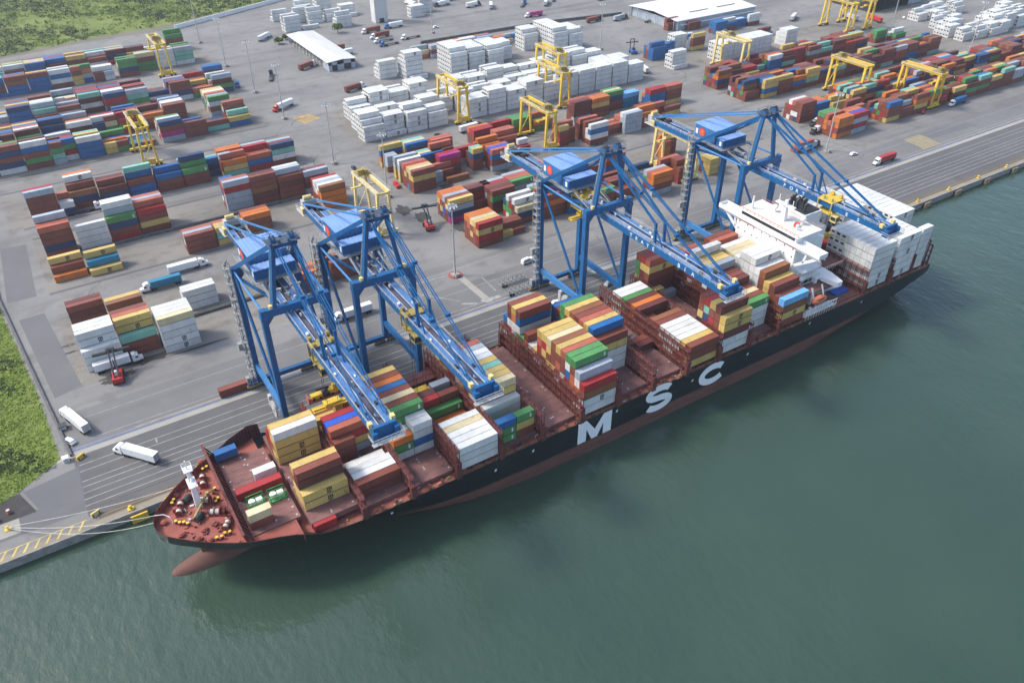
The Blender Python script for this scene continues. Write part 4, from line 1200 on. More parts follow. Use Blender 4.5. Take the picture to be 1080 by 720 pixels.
FR = {0: 'wnmnm', 1: 'mgmbw', 2: 'stgm|', 3: 'bbbw', 4: 'yy|gm', 5: 'b|k', 6: 'spmn', 7: 'mmm', 8: 'tm', 9: 'by'}
for ci in range(-1, 10):
    x = -16.9-PX if ci < 0 else -16.9+PX*ci+(0 if ci < 6 else 4)
    column('F', ci, x, 274.5 if ci not in (8, 9) else 277, rows_rnd(FR.get(ci, 'mmm'), 6, 4, PAL, qq, 1, 0.85))
block('G', 'third row before the far scrub')
for ci in range(-1, 10):
    if ci in (8,): continue
    column('G', ci, -17.5+PX*ci, 300, rows_rnd({7: 'mmmm', 6: 'muo', 9: 'suwg'}.get(ci, ''), 7, 4, PAL, qq, 2, 0.88))
block('H', 'fourth row before the far scrub')
for ci in range(0, 11):
    column('H', ci, -17.5+PX*ci, 339, rows_rnd({9: 'gk', 8: 'wnmm'}.get(ci, ''), 10, 4, PAL, qq, 1, 0.85))
block('I', 'striped row nearest the far scrub')
for ci, f in enumerate(('bmnb', 'bbum', 'bbbm', 'mwbw', 'yymk|', 'mm|ws', 'mngg', 'ggmc', 'wwww', 'wtts')):
    column('I', ci, -13+PX*ci+(3 if ci > 5 else 0), 405.5 if ci < 7 else 413, rows_rnd(f, 3 if ci != 4 else 2, 4, PAL, qq, 3, 0.9))
column('I', 10, 106, 418, 'rr/mmm/mmmg')
block('J', 'hindmost row along the far scrub')
for ci in range(0, 10): column('J', ci, -24+PX*ci, 440, rows_rnd('', 5, 3, PAL, qq, 2, 0.9))
column('J', 10, 108, 448, 'mmmg/mmmgg/mmgg')
# centre
block('K', 'block beside the lone apron lamp mast')
column('K', 0, 152.6, 77.0, 'mryr/mmky/mymc/mmko/mmmo'); column('K', 1, 165.6, 79, 'y|m/ym/mm'); column('K', 2, 178.5, 86.0, rows_rnd('mnc', 6, 4, PAL, qq, 3, .95)); column('K', 3, 192, 84, rows_rnd('mmom', 6, 4, PALM, qq, 3, .95)); column('K', 4, 205, 82, rows_rnd('bum', 6, 4, PALM, qq, 2)); column('K', 5, 218, 80, rows_rnd('mmg', 6, 3, PALM, qq, 2)); column('K', 6, 231, 80, rows_rnd('mm', 6, 3, PALM, qq, 1, 0.7))
column('K', 7, 249.8, 75, 'smoo/smok/mmgs'); column('K', 8, 264.0, 79, '|rmm/|mrmm/|mmmm/mmmk/myy|'); column('K', 9, 290.5, 78, 'yyy|/yyy|/mmy'); column('K', 10, 350.5, 72.5, 'mk/k')
block('L', 'second block behind the third blue crane')
column('L', 0, 153.2, 103.5, 'pnsy/mmym/mvms/nymo/mmyo'); column('L', 1, 166.2, 107, 'mm/mrrd/mdmm/mmm'); column('L', 2, 174.6, 101.5, 'mdgm/mmmd/mmsm/myrr/mmms'); column('L', 3, 188.0, 105.6, 'mpsg/mmok/mbmk/mnms/mm'); column('L', 4, 201, 104, rows_rnd('sug', 6, 4, PALM, qq, 2)); column('L', 5, 214, 104, rows_rnd('mmm', 6, 4, PALM, qq, 2)); column('L', 6, 227, 104, rows_rnd('gbu', 5, 4, PALM, qq, 2)); column('L', 7, 243.5, 104, 'gbmk/mmk'); column('L', 8, 259.5, 103, 'n|-'.replace('-', 'n')); column('L', 9, 284.5, 108, 'ook|/mmuo')
block('N', 'block by the red and white bus')
column('N', 0, 153.3, 141.0, 'mmym/mmyc/qmmy/rmyr/mmmk/-/yysw/-/yyss/|mms'); column('N', 1, 166.2, 146, 'ss|mm/ssk/mm/-/gumb/mmoc/mmyt'); column('N', 2, 172.9, 150.0, 'mmrp/mmmr/-/mtmm/mmmmk')
column('N', 3, 173.0, 142.0, 'u/mu'.replace('/mu', '')); column('N', 4, 191.7, 148.6, 'mmny|/mmbt|/mmm|'); column('N', 5, 199.2, 142.2, 'smbk/mrmv/mmmk'); column('N', 6, 187, 160, 'srr/ms'); column('N', 7, 200.5, 156.5, 'moo/mmoo/mmk'); column('N', 8, 213.4, 160, 'mmk/mmkk/mmmk/bq'); column('N', 9, 222, 150, 'mr|/mrw|'); column('N', 10, 247.0, 149.5, 'mrmy|/mmm/mmkk'); column('N', 11, 262.9, 142.6, 'mwbw/mww/mmmm/-/mmdk/mmd'); column('N', 12, 277, 149, 'mk/mm/mo'); column('N', 13, 289.2, 145, 'ssss/swsw/mmk/mmk'); column('N', 14, 302.4, 147, 'mmo/mmoo/mmkm'); column('N', 15, 315.5, 153, 'ym|/mmk'); column('N', 16, 326.2, 153, 'ym/m')
block('O', 'block below the long row of white stacks')
for ci, (x, y, s) in enumerate(((153.2, 170.4, 'mss|/yss|/-/yoby'), (165.5, 172.5, 'gtmb/mmyc/mmyt'), (179.4, 170.5, 'mtmk/mmmk/mmk'), (208.3, 176.5, 'mmr/mmr/mmo'), (222.7, 176, 'bm/cr/mrr'), (235.3, 178.5, 'ogg/mgg/mmg'), (248.5, 176, 'go/mg/mok'), (275.7, 175.5, 'sddd/mddm/mmdk'), (288.6, 174.5, 'umyo/mmyo/mmkk'), (302.4, 178.5, 'mmng/mngc/mmng'), (314.5, 178, 'qql/mql/mn'), (327, 168, 'nbbr/mbbr/mbo'), (340.3, 168, 'ymmk/mmmk/mo'), (340.3, 180, 'mg/gg'))):
    column('O', ci, x, y, s)
column('O', 20, 314.3, 188.5, 'mn/mn')
block('P', 'front line of white stacks')
block('V', 'middle line of white stacks')
block('X', 'back line of white stacks')
qw = random.Random(17)
def wrows(n, hmin, hmax): return '/'.join('w'*qw.randint(hmin, hmax) for _ in range(n))
def wgroup(n, h):
    out = []
    for r in range(n): out.append('w'*max(1, min(5, h-(qw.choice([0, 0, 0, 1]) if r == 0 else qw.choice([0, 0, 0, 0, 1])))))
    return '/'.join(out)
for ci in range(15):
    x = 159.5+13.45*ci
    if ci == 4: continue
    h = (4, 4, 5, 4, 0, 4, 5, 4, 5, 4, 5, 5, 5, 5, 4)[ci]
    column('P', ci, x, 213.5, ('w/' if ci == 1 else '')+('www/wwww/wwwww/wwwww' if ci == 0 else wgroup(4, h)), True)
    column('V', ci, x+(3 if ci < 4 else 0), 231.0-qw.random()*2, wgroup(qw.choice([3, 4, 4]), qw.choice([3, 4, 4, 5])), True)
    if ci < 14: column('X', ci, x+6, 247.5+qw.random()*2, wgroup(qw.choice([4, 5, 5]), qw.choice([4, 4, 5])), True)
column('V', 15, 213.5, 232, wgroup(4, 4), True)
block('Q', 'tall white stacks by the paved avenue')
column('Q', 0, 212.4, 307.5, 'wwww/wwww/www/ww', True); column('Q', 1, 226.8, 297, 'wwwwww/wwwwww/wwwwww/wwwww/wwww', True); column('Q', 2, 228.5, 293.5, 'w', True)
for ci, (x, y, n, h) in enumerate(((256.4, 288.5, 8, 6), (271.8, 291, 8, 5), (286.2, 289.5, 8, 5), (299.5, 300, 5, 4), (328.2, 309, 5, 5), (342, 291, 11, 6), (355.5, 291, 8, 5))):
    column('Q', 4+ci, x, y, '/'.join('w'*(h-(1 if r < 1 else 0)) for r in range(n)), True)
qq2 = random.Random(8)
for ci in range(9): column('Q', 30+ci, 250+PX*ci, 330, rows_rnd('', 3, 3, 'mkbswoc', qq2, 2))
# east
block('R', 'block at the yard corner by the mast')
for ci, (x, y, s) in enumerate(((384.8, 75.2, 'omoo/mrmo/mmk/mook/mmmg/mmmg'), (397.8, 75.2, 'srsr/mmmv/mmko/mmkk'), (386, 102.6, 'mmmm/nwmm/mwmk/wmrw/mmm'), (399, 103, 'bbb/mmk/mmo/mko'), (411, 81, 'yy|/mmok|/mmo|/mmm/mmmm'), (416.4, 104, 'yy/yyy/mso/mm'))):
    column('R', ci, x, y, s)
for ci in range(18):
    x = 429+PX*ci
    f = {0: 'ymmb', 1: 'mm', 2: 'myom', 3: 'mmog', 4: 'mr|', 7: 'mgmt', 8: 'mmy', 9: 'mmmt', 10: 'mss'}.get(ci, '')
    column('R', 10+ci, x, 75.5, rows_rnd(f, 6, 4, PALM+'ggoy', qq2, 3, 0.95))
    column('R', 40+ci, x, 101, rows_rnd('', 7, 4, PALM+'ooy', qq2, 3, 0.95))
block('S', 'block under the right-hand yellow gantries')
for ci in range(15):
    x = 386.4+PX*ci
    f = {0: 'mgun', 1: 'mybyy'[1:], 2: 'mmmy', 3: 'mbo', 4: 'mtyy', 5: 'mmn'}.get(ci, '')
    if ci == 0: column('S', 90, 386, 146.0, 'mm')
    column('S', ci, x, 143.5 if ci else 149, rows_rnd(f, 5, 4, PALM, qq2, 3, 0.96))
for ci in range(12):
    x = 387+PX*ci
    f = {0: 'mnou', 4: 'bbbw', 3: 'm'}.get(ci, '')
    if ci == 2: f = 'my'
    column('S', 30+ci, x, 171.8 if ci < 3 else 176, rows_rnd(f, 6 if ci else 5, 4, PALM+'ro', qq2, 2, 0.95))
for (ci, x, y, s) in ((60, 541, 156.5, 'y/m/mg'), (61, 554.5, 148, 'y/mm/m'), (62, 560, 183, 'mgg/mmg/mk'), (63, 575, 177, 'mg/mgw/mw'), (64, 585, 160, 'nn/gg/og'), (65, 568, 162, 'm/mg')): column('S', ci, x, y, s)
block('T', 'group beyond the white loading avenue')
column('T', 0, 390.6, 216.5, 'w/wwww/wwww/www', True); column('T', 1, 391.3, 240, 'bbb/bbbb/mmk/mbb'); column('T', 2, 404.6, 241, 'bb|/bbb|/bbb/mb'); column('T', 3, 418, 248, 'wwww/wwww/wwww', True); column('T', 4, 431.3, 243, 'ymmy/www')
for ci in range(4): column('T', 10+ci, 430+PX*ci, 213, 'wwww/wwww/wwww/wwww/wwww', True)
for (ci, x, y, s) in ((20, 451.5, 292, 'mm/mmm'), (21, 466, 284, 'mm/mk'), (22, 476, 265, 'bbb/mbb/mbb'), (23, 489, 267, 'mb/www/ww'), (24, 446, 268, 'b/w'), (25, 502, 270, 'bb/mw/wb'), (26, 515, 268, 'mww/mb'), (27, 497, 214, 'wwww/wwww/wwww/www'), (28, 500, 240, 'b/mm')): column('T', ci, x, y, s)
block('U', 'far white stacks near the workshop')
for ci, (x, y, n, h) in enumerate(((618.5, 162, 5, 3), (619, 150, 3, 3), (632, 170, 7, 3), (634, 148, 5, 3), (646, 176, 8, 3), (649, 146.5, 7, 3), (662, 147, 9, 4), (676, 152, 9, 4), (690, 150, 9, 4), (617, 104, 2, 2), (630, 103, 5, 4), (643, 104, 6, 4), (656, 106, 6, 4), (705, 160, 8, 4), (640, 203, 4, 3), (655, 203, 4, 3), (670, 206, 4, 3), (685, 200, 5, 3))):
    column('U', ci, x, y, '/'.join('w'*max(1, h-qw.randint(0, 1)) for _ in range(n)), True)
for i, (x, y, n) in enumerate(((198, 450, 4), (213, 450, 1), (237, 440, 4), (237, 462, 4), (222, 462, 3), (253, 466, 5), (213, 472, 4), (200, 486, 3), (300, 436, 3), (313, 446, 3), (222, 486, 4), (240, 490, 4))):
    column('U', 40+i, x, y, '/'.join('w'*qw.randint(1, 4) for _ in range(n)), True)

# ------------------------------------------------------------------ containers: which faces show, which become individuals
def build_boxes():
    from collections import defaultdict
    cell = defaultdict(list)
    for i, b in enumerate(BOX):
        cx, cy, cz = b['x']+b['L']/2, b['y']+CW/2, b['z']+b['h']/2
        b['c3'] = (cx, cy, cz)
        for gx in range(int(b['x']//6), int((b['x']+b['L'])//6)+1): cell[(gx, int(cy//5))].append(i)
    def covered(b, dx, dy, dz, tol):
        cx, cy, cz = b['c3']
        px, py, pz = cx+dx, cy+dy, cz+dz
        for gy in (-1, 0, 1):
            for j in cell.get((int(px//6), int(py//5)+gy), ()):
                o = BOX[j]
                if o is b: continue
                if o['x']-tol <= px <= o['x']+o['L']+tol and o['y']-0.3 <= py <= o['y']+CW+0.3 and o['z']-0.1 <= pz <= o['z']+o['h']+0.1: return True
        return False
    keep = []
    for b in BOX:
        cx, cy, cz = b['c3']
        L = b['L']
        top = not covered(b, 0, 0, b['h'], 0)
        q1 = L*0.25
        front = sum(0 if covered(b, s, -CW-0.1, 0, 0) else 0.5 for s in (-q1, q1))
        back = sum(0 if covered(b, s, CW+0.1, 0, 0) else 0.5 for s in (-q1, q1))
        end = not covered(b, -L/2-1.2, 0, 0, 0.2)
        oth = not covered(b, L/2+1.2, 0, 0, 0.2)
        if not (top or front or end or back or oth): continue
        d = Vector((cx, cy, cz))-CAM
        dist = d.length
        s = 842.0/dist
        dn = d/dist
        sc = 0.0
        if top: sc += L*CW*(-dn.z)
        sc += front*L*b['h']*dn.y
        if end and dn.x > 0: sc += CW*b['h']*dn.x
        if oth and dn.x < 0: sc += CW*b['h']*(-dn.x)
        b['score'] = sc*s*s
        v = d.dot(fw)
        u, t = 540+842*d.dot(rt)/v, 360-842*d.dot(up)/v
        if not (-15 < u < 1095 and -15 < t < 735): b['score'] *= 0.001
        b['top'], b['front'], b['end'], b['out'] = top, front, end, not (-60 < u < 1140 and -60 < t < 780)
        keep.append(b)
    return keep
KEEP = build_boxes()

def box_mesh(L, h, letter):
    """body with corner posts, rails and slightly recessed panels"""
    m = MB()
    m.box(0.05, 0.05, 0.04, L-0.05, CW-0.05, h-0.05)
    for x in (0, L-0.16):
        for y in (0, CW-0.16): m.box(x, y, 0, x+0.16, y+0.16, h)
    for y in (0, CW-0.12):
        m.box(0.16, y+0.005, h-0.13, L-0.16, y+0.115, h-0.005)
    for x in (0.005, L-0.115):
        m.box(x, 0.16, h-0.13, x+0.11, CW-0.16, h-0.008)
    n = int(L/1.05)
    for k in range(1, n):
        x = L*k/n
        m.box(x-0.07, 0.028, 0.16, x+0.07, 0.049, h-0.13); m.box(x-0.06, 0.16, h-0.049, x+0.06, CW-0.16, h-0.03)
    m.mats = [MC[letter]]
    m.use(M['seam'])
    hz_ = 0.10 if letter in 'wcs' else 0.17
    if letter in 'wcs':
        m.use(MC[letter])
        for y in (0, CW-0.12): m.box(0.16, y+0.005, 0.102, L-0.16, y+0.115, 0.17)
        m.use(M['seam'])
    for y in (0, CW-0.12): m.box(0.16, y+0.005, 0.005, L-0.16, y+0.115, hz_)  # dark bottom rails double as the painted shade line between tiers
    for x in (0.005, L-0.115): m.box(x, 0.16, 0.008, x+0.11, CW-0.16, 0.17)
    return m.mesh('box body')
def door_mesh(h, letter):
    m = MB()
    m.box(-0.02, 0.17, 0.17, 0.049, CW/2-0.03, h-0.14); m.box(-0.02, CW/2+0.03, 0.17, 0.049, CW-0.17, h-0.14)
    for y in (0.55, 0.95, CW-0.95, CW-0.55): m.box(-0.07, y-0.035, 0.12, -0.021, y+0.035, h-0.1)
    me = m.mesh('door'); me.materials.append(MC[letter])
    return me
def unit_mesh(h):
    m = MB()
    m.use(MC['w']); m.box(-0.03, 0.17, 0.17, 0.049, CW-0.17, h-0.14)
    m.use(M['dark']); m.box(-0.06, 0.45, h*0.48, -0.031, CW-0.45, h*0.80)
    m.use(M['lgrey']); m.box(-0.06, 0.35, 0.3, -0.031, CW-0.35, h*0.34)
    return m.mesh('cooling unit')
def logo_mesh():
    """small two-line emblem: an m over s and c"""
    m = MB(); m.use(M['logo'])
    def r(x0, z0, x1, z1): m.face((x0, 0, z0), (x1, 0, z0), (x1, 0, z1), (x0, 0, z1))
    for x in (0, 0.55, 1.1): r(x, 0.95, x+0.34, 1.70)
    r(0.0, 1.70, 1.44, 1.98)
    for z in (0.0, 0.33, 0.66): r(0.0, z, 0.66, z+0.22)
    r(0.0, 0.55, 0.2, 0.66); r(0.46, 0.22, 0.66, 0.33)
    r(0.78, 0.0, 1.44, 0.22); r(0.78, 0.66, 1.44, 0.88); r(0.78, 0.22, 1.0, 0.66)
    return m.mesh('emblem')
def plate_mesh():
    m = MB(); m.use(M['mark']); m.face((0, 0, 0), (0.55, 0, 0), (0.55, 0, 1.45), (0, 0, 1.45))
    return m.mesh('marking')
def showunit(b):
    wh = b['where']
    if wh[0] == 'ship': return wh[1] >= 14 and b['y'] > -34.8
    if wh[0] == 'yard': return wh[1] in 'QTUX' or (wh[2]*7+wh[3]*3) % 3 == 0
    return True
def make_individuals():
    ships = sorted((b for b in KEEP if not b['rf']), key=lambda b: -b['score'])
    reefs = sorted((b for b in KEEP if b['rf']), key=lambda b: -b['score'])
    one = ships[:300]+reefs[:235]
    ids = set(id(b) for b in one)
    meshes, protos = {}, {}
    logo, plate = logo_mesh(), plate_mesh()
    qq = random.Random(3)
    TIERW = ['on top', 'second from the top', 'third from the top', 'fourth from the top', 'fifth from the top', 'sixth from the top', 'seventh from the top']
    used = {}
    from collections import defaultdict
    colorder = defaultdict(set)
    for b in KEEP:
        if b['where'][0] == 'yard': colorder[b['where'][1]].add((b['where'][2]))
    for b in one:
        h = round(b['h'], 2)
        key = (round(b['L'], 1), h, b['c'], b['rf'])
        if key not in protos:
            body = box_mesh(b['L'], h, b['c'])
            protos[key] = (body, unit_mesh(h) if b['rf'] else door_mesh(h, b['c']), door_mesh(h, b['c']) if b['rf'] else None)
        body = protos[key][0]
        nm = 'refrigerated_container' if b['rf'] else 'shipping_container'
        o = link(nm, body, None, (b['x'], b['y'], b['z']))
        if b['end']:
            unit = b['rf'] and showunit(b)
            link('cooling_unit' if unit else 'door', protos[key][1 if unit or not b['rf'] else 2], o)
        if b['front'] == 1:
            near = b['score'] > 90
            if b['c'] == 'y' and near and qq.random() < 0.75 or b['c'] == 'w' and near and qq.random() < (0.5 if b['rf'] else 0.33):
                link('emblem', logo, o, (b['L']*0.52 if b['L'] > 8 else b['L']*0.4, 0.002, h*0.15))
            elif b['c'] == 'g' and near: link('marking', plate, o, (b['L']-1.6, 0.002, h*0.24))
        col = PAINT[b['c']][0]
        wh, tier, hf = b['where'], b['key'][2], b['key'][1]
        kindw = 'refrigerated box' if b['rf'] else ('short box' if b['L'] < 8 else 'box')
        if wh[0] == 'ship':
            base = f"{ORD[wh[2]]} stack from water, {BAYWORDS[wh[1]]}"
            half_ = {-1: '', 0: 'fore ', 1: 'aft '}[hf]
            tw = TIERW[tier]
            if len(f"{col} {half_}{kindw} {tw} of {base}".split()) > 16: tw = tw.replace(' from the top', ' down')
            lab = f"{col} {half_}{kindw} {tw} of {base}"
            grp = 'boxes stacked on the ship deck'
        elif wh[0] == 'loose':
            lab = f"{col} short box {wh[1]}" if b['L'] < 8 else f"{col} box {wh[1]}"
            grp = 'loose boxes behind the breakwater'
        else:
            ci = sorted(colorder[wh[1]]).index(wh[2])
            cname = ORD[ci] if ci < 20 else 'next '+ORD[min(19, ci-20)]
            half_ = {-1: '', 0: 'near-end ', 1: 'far-end '}[hf]
            tw = TIERW[tier].replace(' from the top', ' down')
            lab = f"{col} {half_}{kindw} {tw}, {ORD[wh[3]]} row, {cname} column, {PHRASE[wh[1]]}"
            grp = 'boxes stacked in the yard'
        tag(o, lab, 'container', grp)
    # everything else that shows: one mass per kind
    for rf, nm, lab in ((False, 'stacked_containers', 'rows of many coloured shipping containers stacked across the far yard'), (True, 'stacked_refrigerated_containers', 'rows of white refrigerated containers stacked across the far yard')):
        m = MB()
        for b in KEEP:
            if b['rf'] != rf or id(b) in ids: continue
            m.use(MC[b['c']])
            x, y, z, L, h = b['x'], b['y'], b['z'], b['L'], b['h']
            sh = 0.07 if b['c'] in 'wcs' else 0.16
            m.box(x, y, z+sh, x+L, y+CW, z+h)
            m.use(M['seam']); m.box(x+0.03, y+0.03, z, x+L-0.03, y+CW-0.03, z+sh-0.001)  # dark base slab: shadow line under each box, put in as colour
            if rf and b['end'] and showunit(b):
                m.use(M['dark']); m.box(x-0.03, y+0.45, z+h*0.48, x-0.002, y+CW-0.45, z+h*0.8)
        tag(m.build(nm), lab, None, None, 'stuff')
    return len(ships), len(reefs)
NSHIP, NREEF = make_individuals()
print('boxes', len(BOX), 'kept', len(KEEP), NSHIP, NREEF)

def cargo_frames():
    for (x, y, lab) in ((18.6, -31.4, 'open green cargo frame nearer the breakwater on the first hatch'), (24.2, -31.8, 'larger open green cargo frame next to the red box')):
        r = empty('cargo_frame', (x, y, 13.75)); tag(r, lab, 'cargo', 'green cargo frames on the first hatch')
        b = MB(); b.box(0, 0, 0, 4.6, 3.0, 0.3)
        for xx in (0, 4.4):
            for yy in (0, 2.8): b.box(xx, yy, 0.3, xx+0.2, yy+0.2, 2.6)
        b.box(0, 0, 1.2, 4.6, 0.12, 1.6); b.box(0, 2.88, 1.2, 4.6, 3.0, 1.6); b.box(0, 0, 2.5, 4.6, 0.15, 2.65); b.box(0, 2.85, 2.5, 4.6, 3.0, 2.65)
        b.build('frame', M['greenpaint'], r)
        b = MB(); b.tube((1.2, 1.5, 0.3), (1.2, 1.5, 1.9), 0.9, n=12); b.box(2.4, 0.7, 0.3, 4.0, 2.3, 1.7); b.build('machine', M['shipwhite'], r)
cargo_frames()
def flat_rack_machine():
    r = empty('flat_rack', (46.2, -4.0, 12.5+2*2.75)); tag(r, 'yellow and black machine on an orange flat rack beside the first crane', 'cargo')
    b = MB(); b.box(0, 0, 0, 12.2, 2.4, 0.5); b.box(0, 0, 0.5, 0.3, 2.4, 2.4); b.box(11.9, 0, 0.5, 12.2, 2.4, 2.4); b.build('rack', MC['k'], r)
    b = MB(); b.box(1.2, 0.3, 0.9, 4.6, 2.1, 2.2); b.box(7.0, 0.3, 0.9, 10.6, 2.1, 2.6); b.cbox(9.0, 1.2, 2.6, 1.8, 1.3, 1.2); build_each(b, 'machine_body', M['yellow'], r)
    b = MB(); b.bar((4.6, 1.2, 1.4), (7.0, 1.2, 3.4), 0.5); b.bar((7.0, 1.2, 3.4), (3.0, 1.2, 3.6), 0.4); b.box(5.0, 0.2, 0.5, 7.0, 2.2, 1.6); b.build('arm', M['black'], r)
    b = MB()
    for x in (1.8, 3.9, 7.6, 9.9): b.tube((x, 0.1, 0.95), (x, 2.3, 0.95), 0.48, n=12)
    build_each(b, 'wheel', M['black'], r)
flat_rack_machine()
def lashing_pile():
    r = empty('lashing_gear_pile', (154, -27, 12.5)); tag(r, 'grey blue pile of lashing rods left on the bare hatch amidships', 'lashing gear')
    b = MB(); qq = random.Random(6)
    for k in range(46):
        x, y, a = qq.uniform(-3, 2.2), qq.uniform(-5, 5), qq.gauss(0.2, 0.5)
        b.bar((x-1.6*math.cos(a), y-1.6*math.sin(a), 0.05+0.008*k), (x+1.6*math.cos(a), y+1.6*math.sin(a), 0.1+0.012*k), 0.14)
    b.build('rods', M['bluegrey'], r)
    b = MB()
    for k in range(9): b.cbox(qq.uniform(-2.8, 1.8), -4.4+k*1.1, 0.01, 1.3, 0.8, 0.75, qq.uniform(-.2, .2))
    build_each(b, 'gear_bin', M['bluegrey'], r)
lashing_pile()

# ------------------------------------------------------------------ quay cranes
def quay_crane():
    r = empty('quay_crane')
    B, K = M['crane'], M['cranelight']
    hw = 9.6
    for x in (-hw, hw):
        for y in (8.0, 36.0):
            b = MB(); b.box(x-0.85, y-1.0, 2.6, x+0.85, y+1.0, 47.2)
            b.box(x-1.0, y-1.2, 44.0, x+1.0, y+1.2, 45.2)
            b.build('leg', B, r)
    for y in (8.0, 36.0):
        b = MB(); b.box(-hw-4.2, y-0.7, 1.9, hw+4.2, y+0.7, 3.5)
        b.bar((-hw-3.8, y-0.9, 3.6), (hw+3.8, y-0.9, 3.6), 0.12); b.bar((-hw-3.8, y-0.9, 4.5), (hw+3.8, y-0.9, 4.5), 0.10)
        for k in range(12): b.bar((-hw-3.8+k*2.45, y-0.9, 3.4), (-hw-3.8+k*2.45, y-0.9, 4.5), 0.10)
        b.build('sill_beam', B, r)
        b = MB(); b.box(-hw+0.84, y-0.95, 44.6, hw-0.84, y+0.95, 47.0)
        for sx in (-1, 1): b.hexa([(sx*(hw-0.85)-0.02, y-0.8, 42.2), (sx*(hw-0.85)+0.02, y-0.8, 42.2), (sx*(hw-0.85)+0.02, y+0.8, 42.2), (sx*(hw-0.85)-0.02, y+0.8, 42.2),
                                   (min(sx*(hw-3), sx*(hw-0.85)), y-0.8, 44.7), (max(sx*(hw-3), sx*(hw-0.85)), y-0.8, 44.7), (max(sx*(hw-3), sx*(hw-0.85)), y+0.8, 44.7), (min(sx*(hw-3), sx*(hw-0.85)), y+0.8, 44.7)])
        b.build('portal_beam', B, r)
        for x in (-hw, hw):
            g = MB(); g.use(M['bogieyellow'])
            for k in (-1, 1):
                g.box(x+k*2.6-2.0, y-0.5, 0.75, x+k*2.6+2.0, y+0.5, 1.85)
                g.cbox(x+k*2.6, y+0.9, 0.6, 2.2, 0.9, 1.1)
            bg_ = g.build('bogie', None, r)
            wv = MB(); wv.use(M['dark'])
            for k in range(8): wv.tube((x-4.3+k*1.23, y-0.3, 0.55), (x-4.3+k*1.23, y+0.3, 0.55), 0.5, n=10)
            build_each(wv, 'wheel', None, bg_)
    for sx in (-1, 1):
        x = sx*hw
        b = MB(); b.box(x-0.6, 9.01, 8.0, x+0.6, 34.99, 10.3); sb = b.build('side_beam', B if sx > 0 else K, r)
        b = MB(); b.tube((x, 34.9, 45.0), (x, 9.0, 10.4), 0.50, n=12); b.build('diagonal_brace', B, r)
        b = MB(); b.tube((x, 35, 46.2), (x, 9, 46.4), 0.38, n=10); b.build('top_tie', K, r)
        b = MB(); b.bar((sx*6.2, 8, 47), (sx*3.0, 8.6, 66.0), 1.25, 1.25); b.build('frame_leg', B, r)
        b = MB(); b.bar((sx*9.4, 35.8, 47.0), (sx*3.0, 9.0, 66.0), 0.95, 1.25); b.build('back_leg', B, r)
        b = MB(); b.bar((sx*9.0, 35.0, 44.0), (sx*3.2, 14.0, 44.4), 0.7, 0.8); b.build('corner_brace', B, r)
    b = MB(); b.box(-3.8, 7.2, 65.4, 3.8, 10.2, 67.0); b.box(-3.4, 7.6, 67.0, -2.0, 9.8, 68.2); b.box(2.0, 7.6, 67.0, 3.4, 9.8, 68.2)
    ap = b.build('apex_frame', B, r)
    b = MB()
    for sx in (-1, 1):
        for k in (-0.5, 0.5): b.tube((sx*2.7-0.16+k, 8.6, 68.0), (sx*2.7+0.16+k, 8.6, 68.0), 0.95, n=14)
    build_each(b, 'sheave', M['dark'], ap)
    b = MB()
    for z in (67.6, 68.4):
        b.bar((-4.6, 6.4, z), (4.6, 6.4, z), 0.09); b.bar((-4.6, 11, z), (4.6, 11, z), 0.09); b.bar((-4.6, 6.4, z), (-4.6, 11, z), 0.09); b.bar((4.6, 6.4, z), (4.6, 11, z), 0.09)
    b.box(-4.7, 6.3, 66.98, 4.7, 11.1, 67.02); b.tube((-3.5, 7, 67), (-3.5, 7, 70.5), 0.1)
    for k in range(7): b.cbox(-3.9+k*1.3, 10.4 if k % 2 else 6.9, 67.03, 0.6, 0.5, 0.5+0.3*(k % 3))
    b.build('platform', M['cranedark'], ap)
    # boom: seaward part and fixed landside part
    for nm, y0, y1 in (('boom', -52.0, 7.0), ('trolley_girder', 7.02, 71.0)):
        b = MB()
        for sx in (-1, 1):
            xa, xb = (sx*1.0, sx*2.9)
            b.box(min(xa, xb), y0, 42.1, max(xa, xb), y1, 44.2)
        n = int((y1-y0)/5)
        for k in range(n+1):
            y = y0+0.4+k*(y1-y0-0.8)/n
            b.box(-1.02, y-0.25, 42.3, 1.02, y+0.25, 43.2)
        bo = b.build(nm, B, r)
        d = MB(); d.box(-2.75, y0+0.1, 44.2, -1.1, y1-0.1, 44.26); d.box(1.1, y0+0.1, 44.2, 2.75, y1-0.1, 44.26); d.build('walkway', M['cranedeck'], bo)
        d = MB(); d.box(-1.0, y0+0.2, 43.3, 1.0, y1-0.2, 43.42); d.build('cable_tray', M['trayblue'], bo)
        d = MB()
        for sx in (-1, 1):
            d.box(sx*0.95-0.12, y0, 44.26, sx*0.95+0.12, y1, 44.45)
            for z in (44.9, 45.4): d.bar((sx*3.05, y0, z), (sx*3.05, y1, z), 0.09)
            for k in range(int((y1-y0)/2.6)): d.bar((sx*3.05, y0+0.3+k*2.6, 44.0), (sx*3.05, y0+0.3+k*2.6, 45.4), 0.09)
        d.build('rail', M['lgrey'], bo)
        d = MB(); qq = random.Random(int(y1))
        for k in range(16):
            y = qq.uniform(y0+1, y1-2); d.use(qq.choice([M['mark'], M['lgrey'], M['crane'], M['dark']]))
            d.cbox(qq.choice([-1.9, 1.9, -2.3, 0]), y, 44.27, qq.uniform(0.3, 0.7), qq.uniform(0.4, 1.6), qq.uniform(0.3, 0.9))
        build_each(d, 'fitting', None, bo)
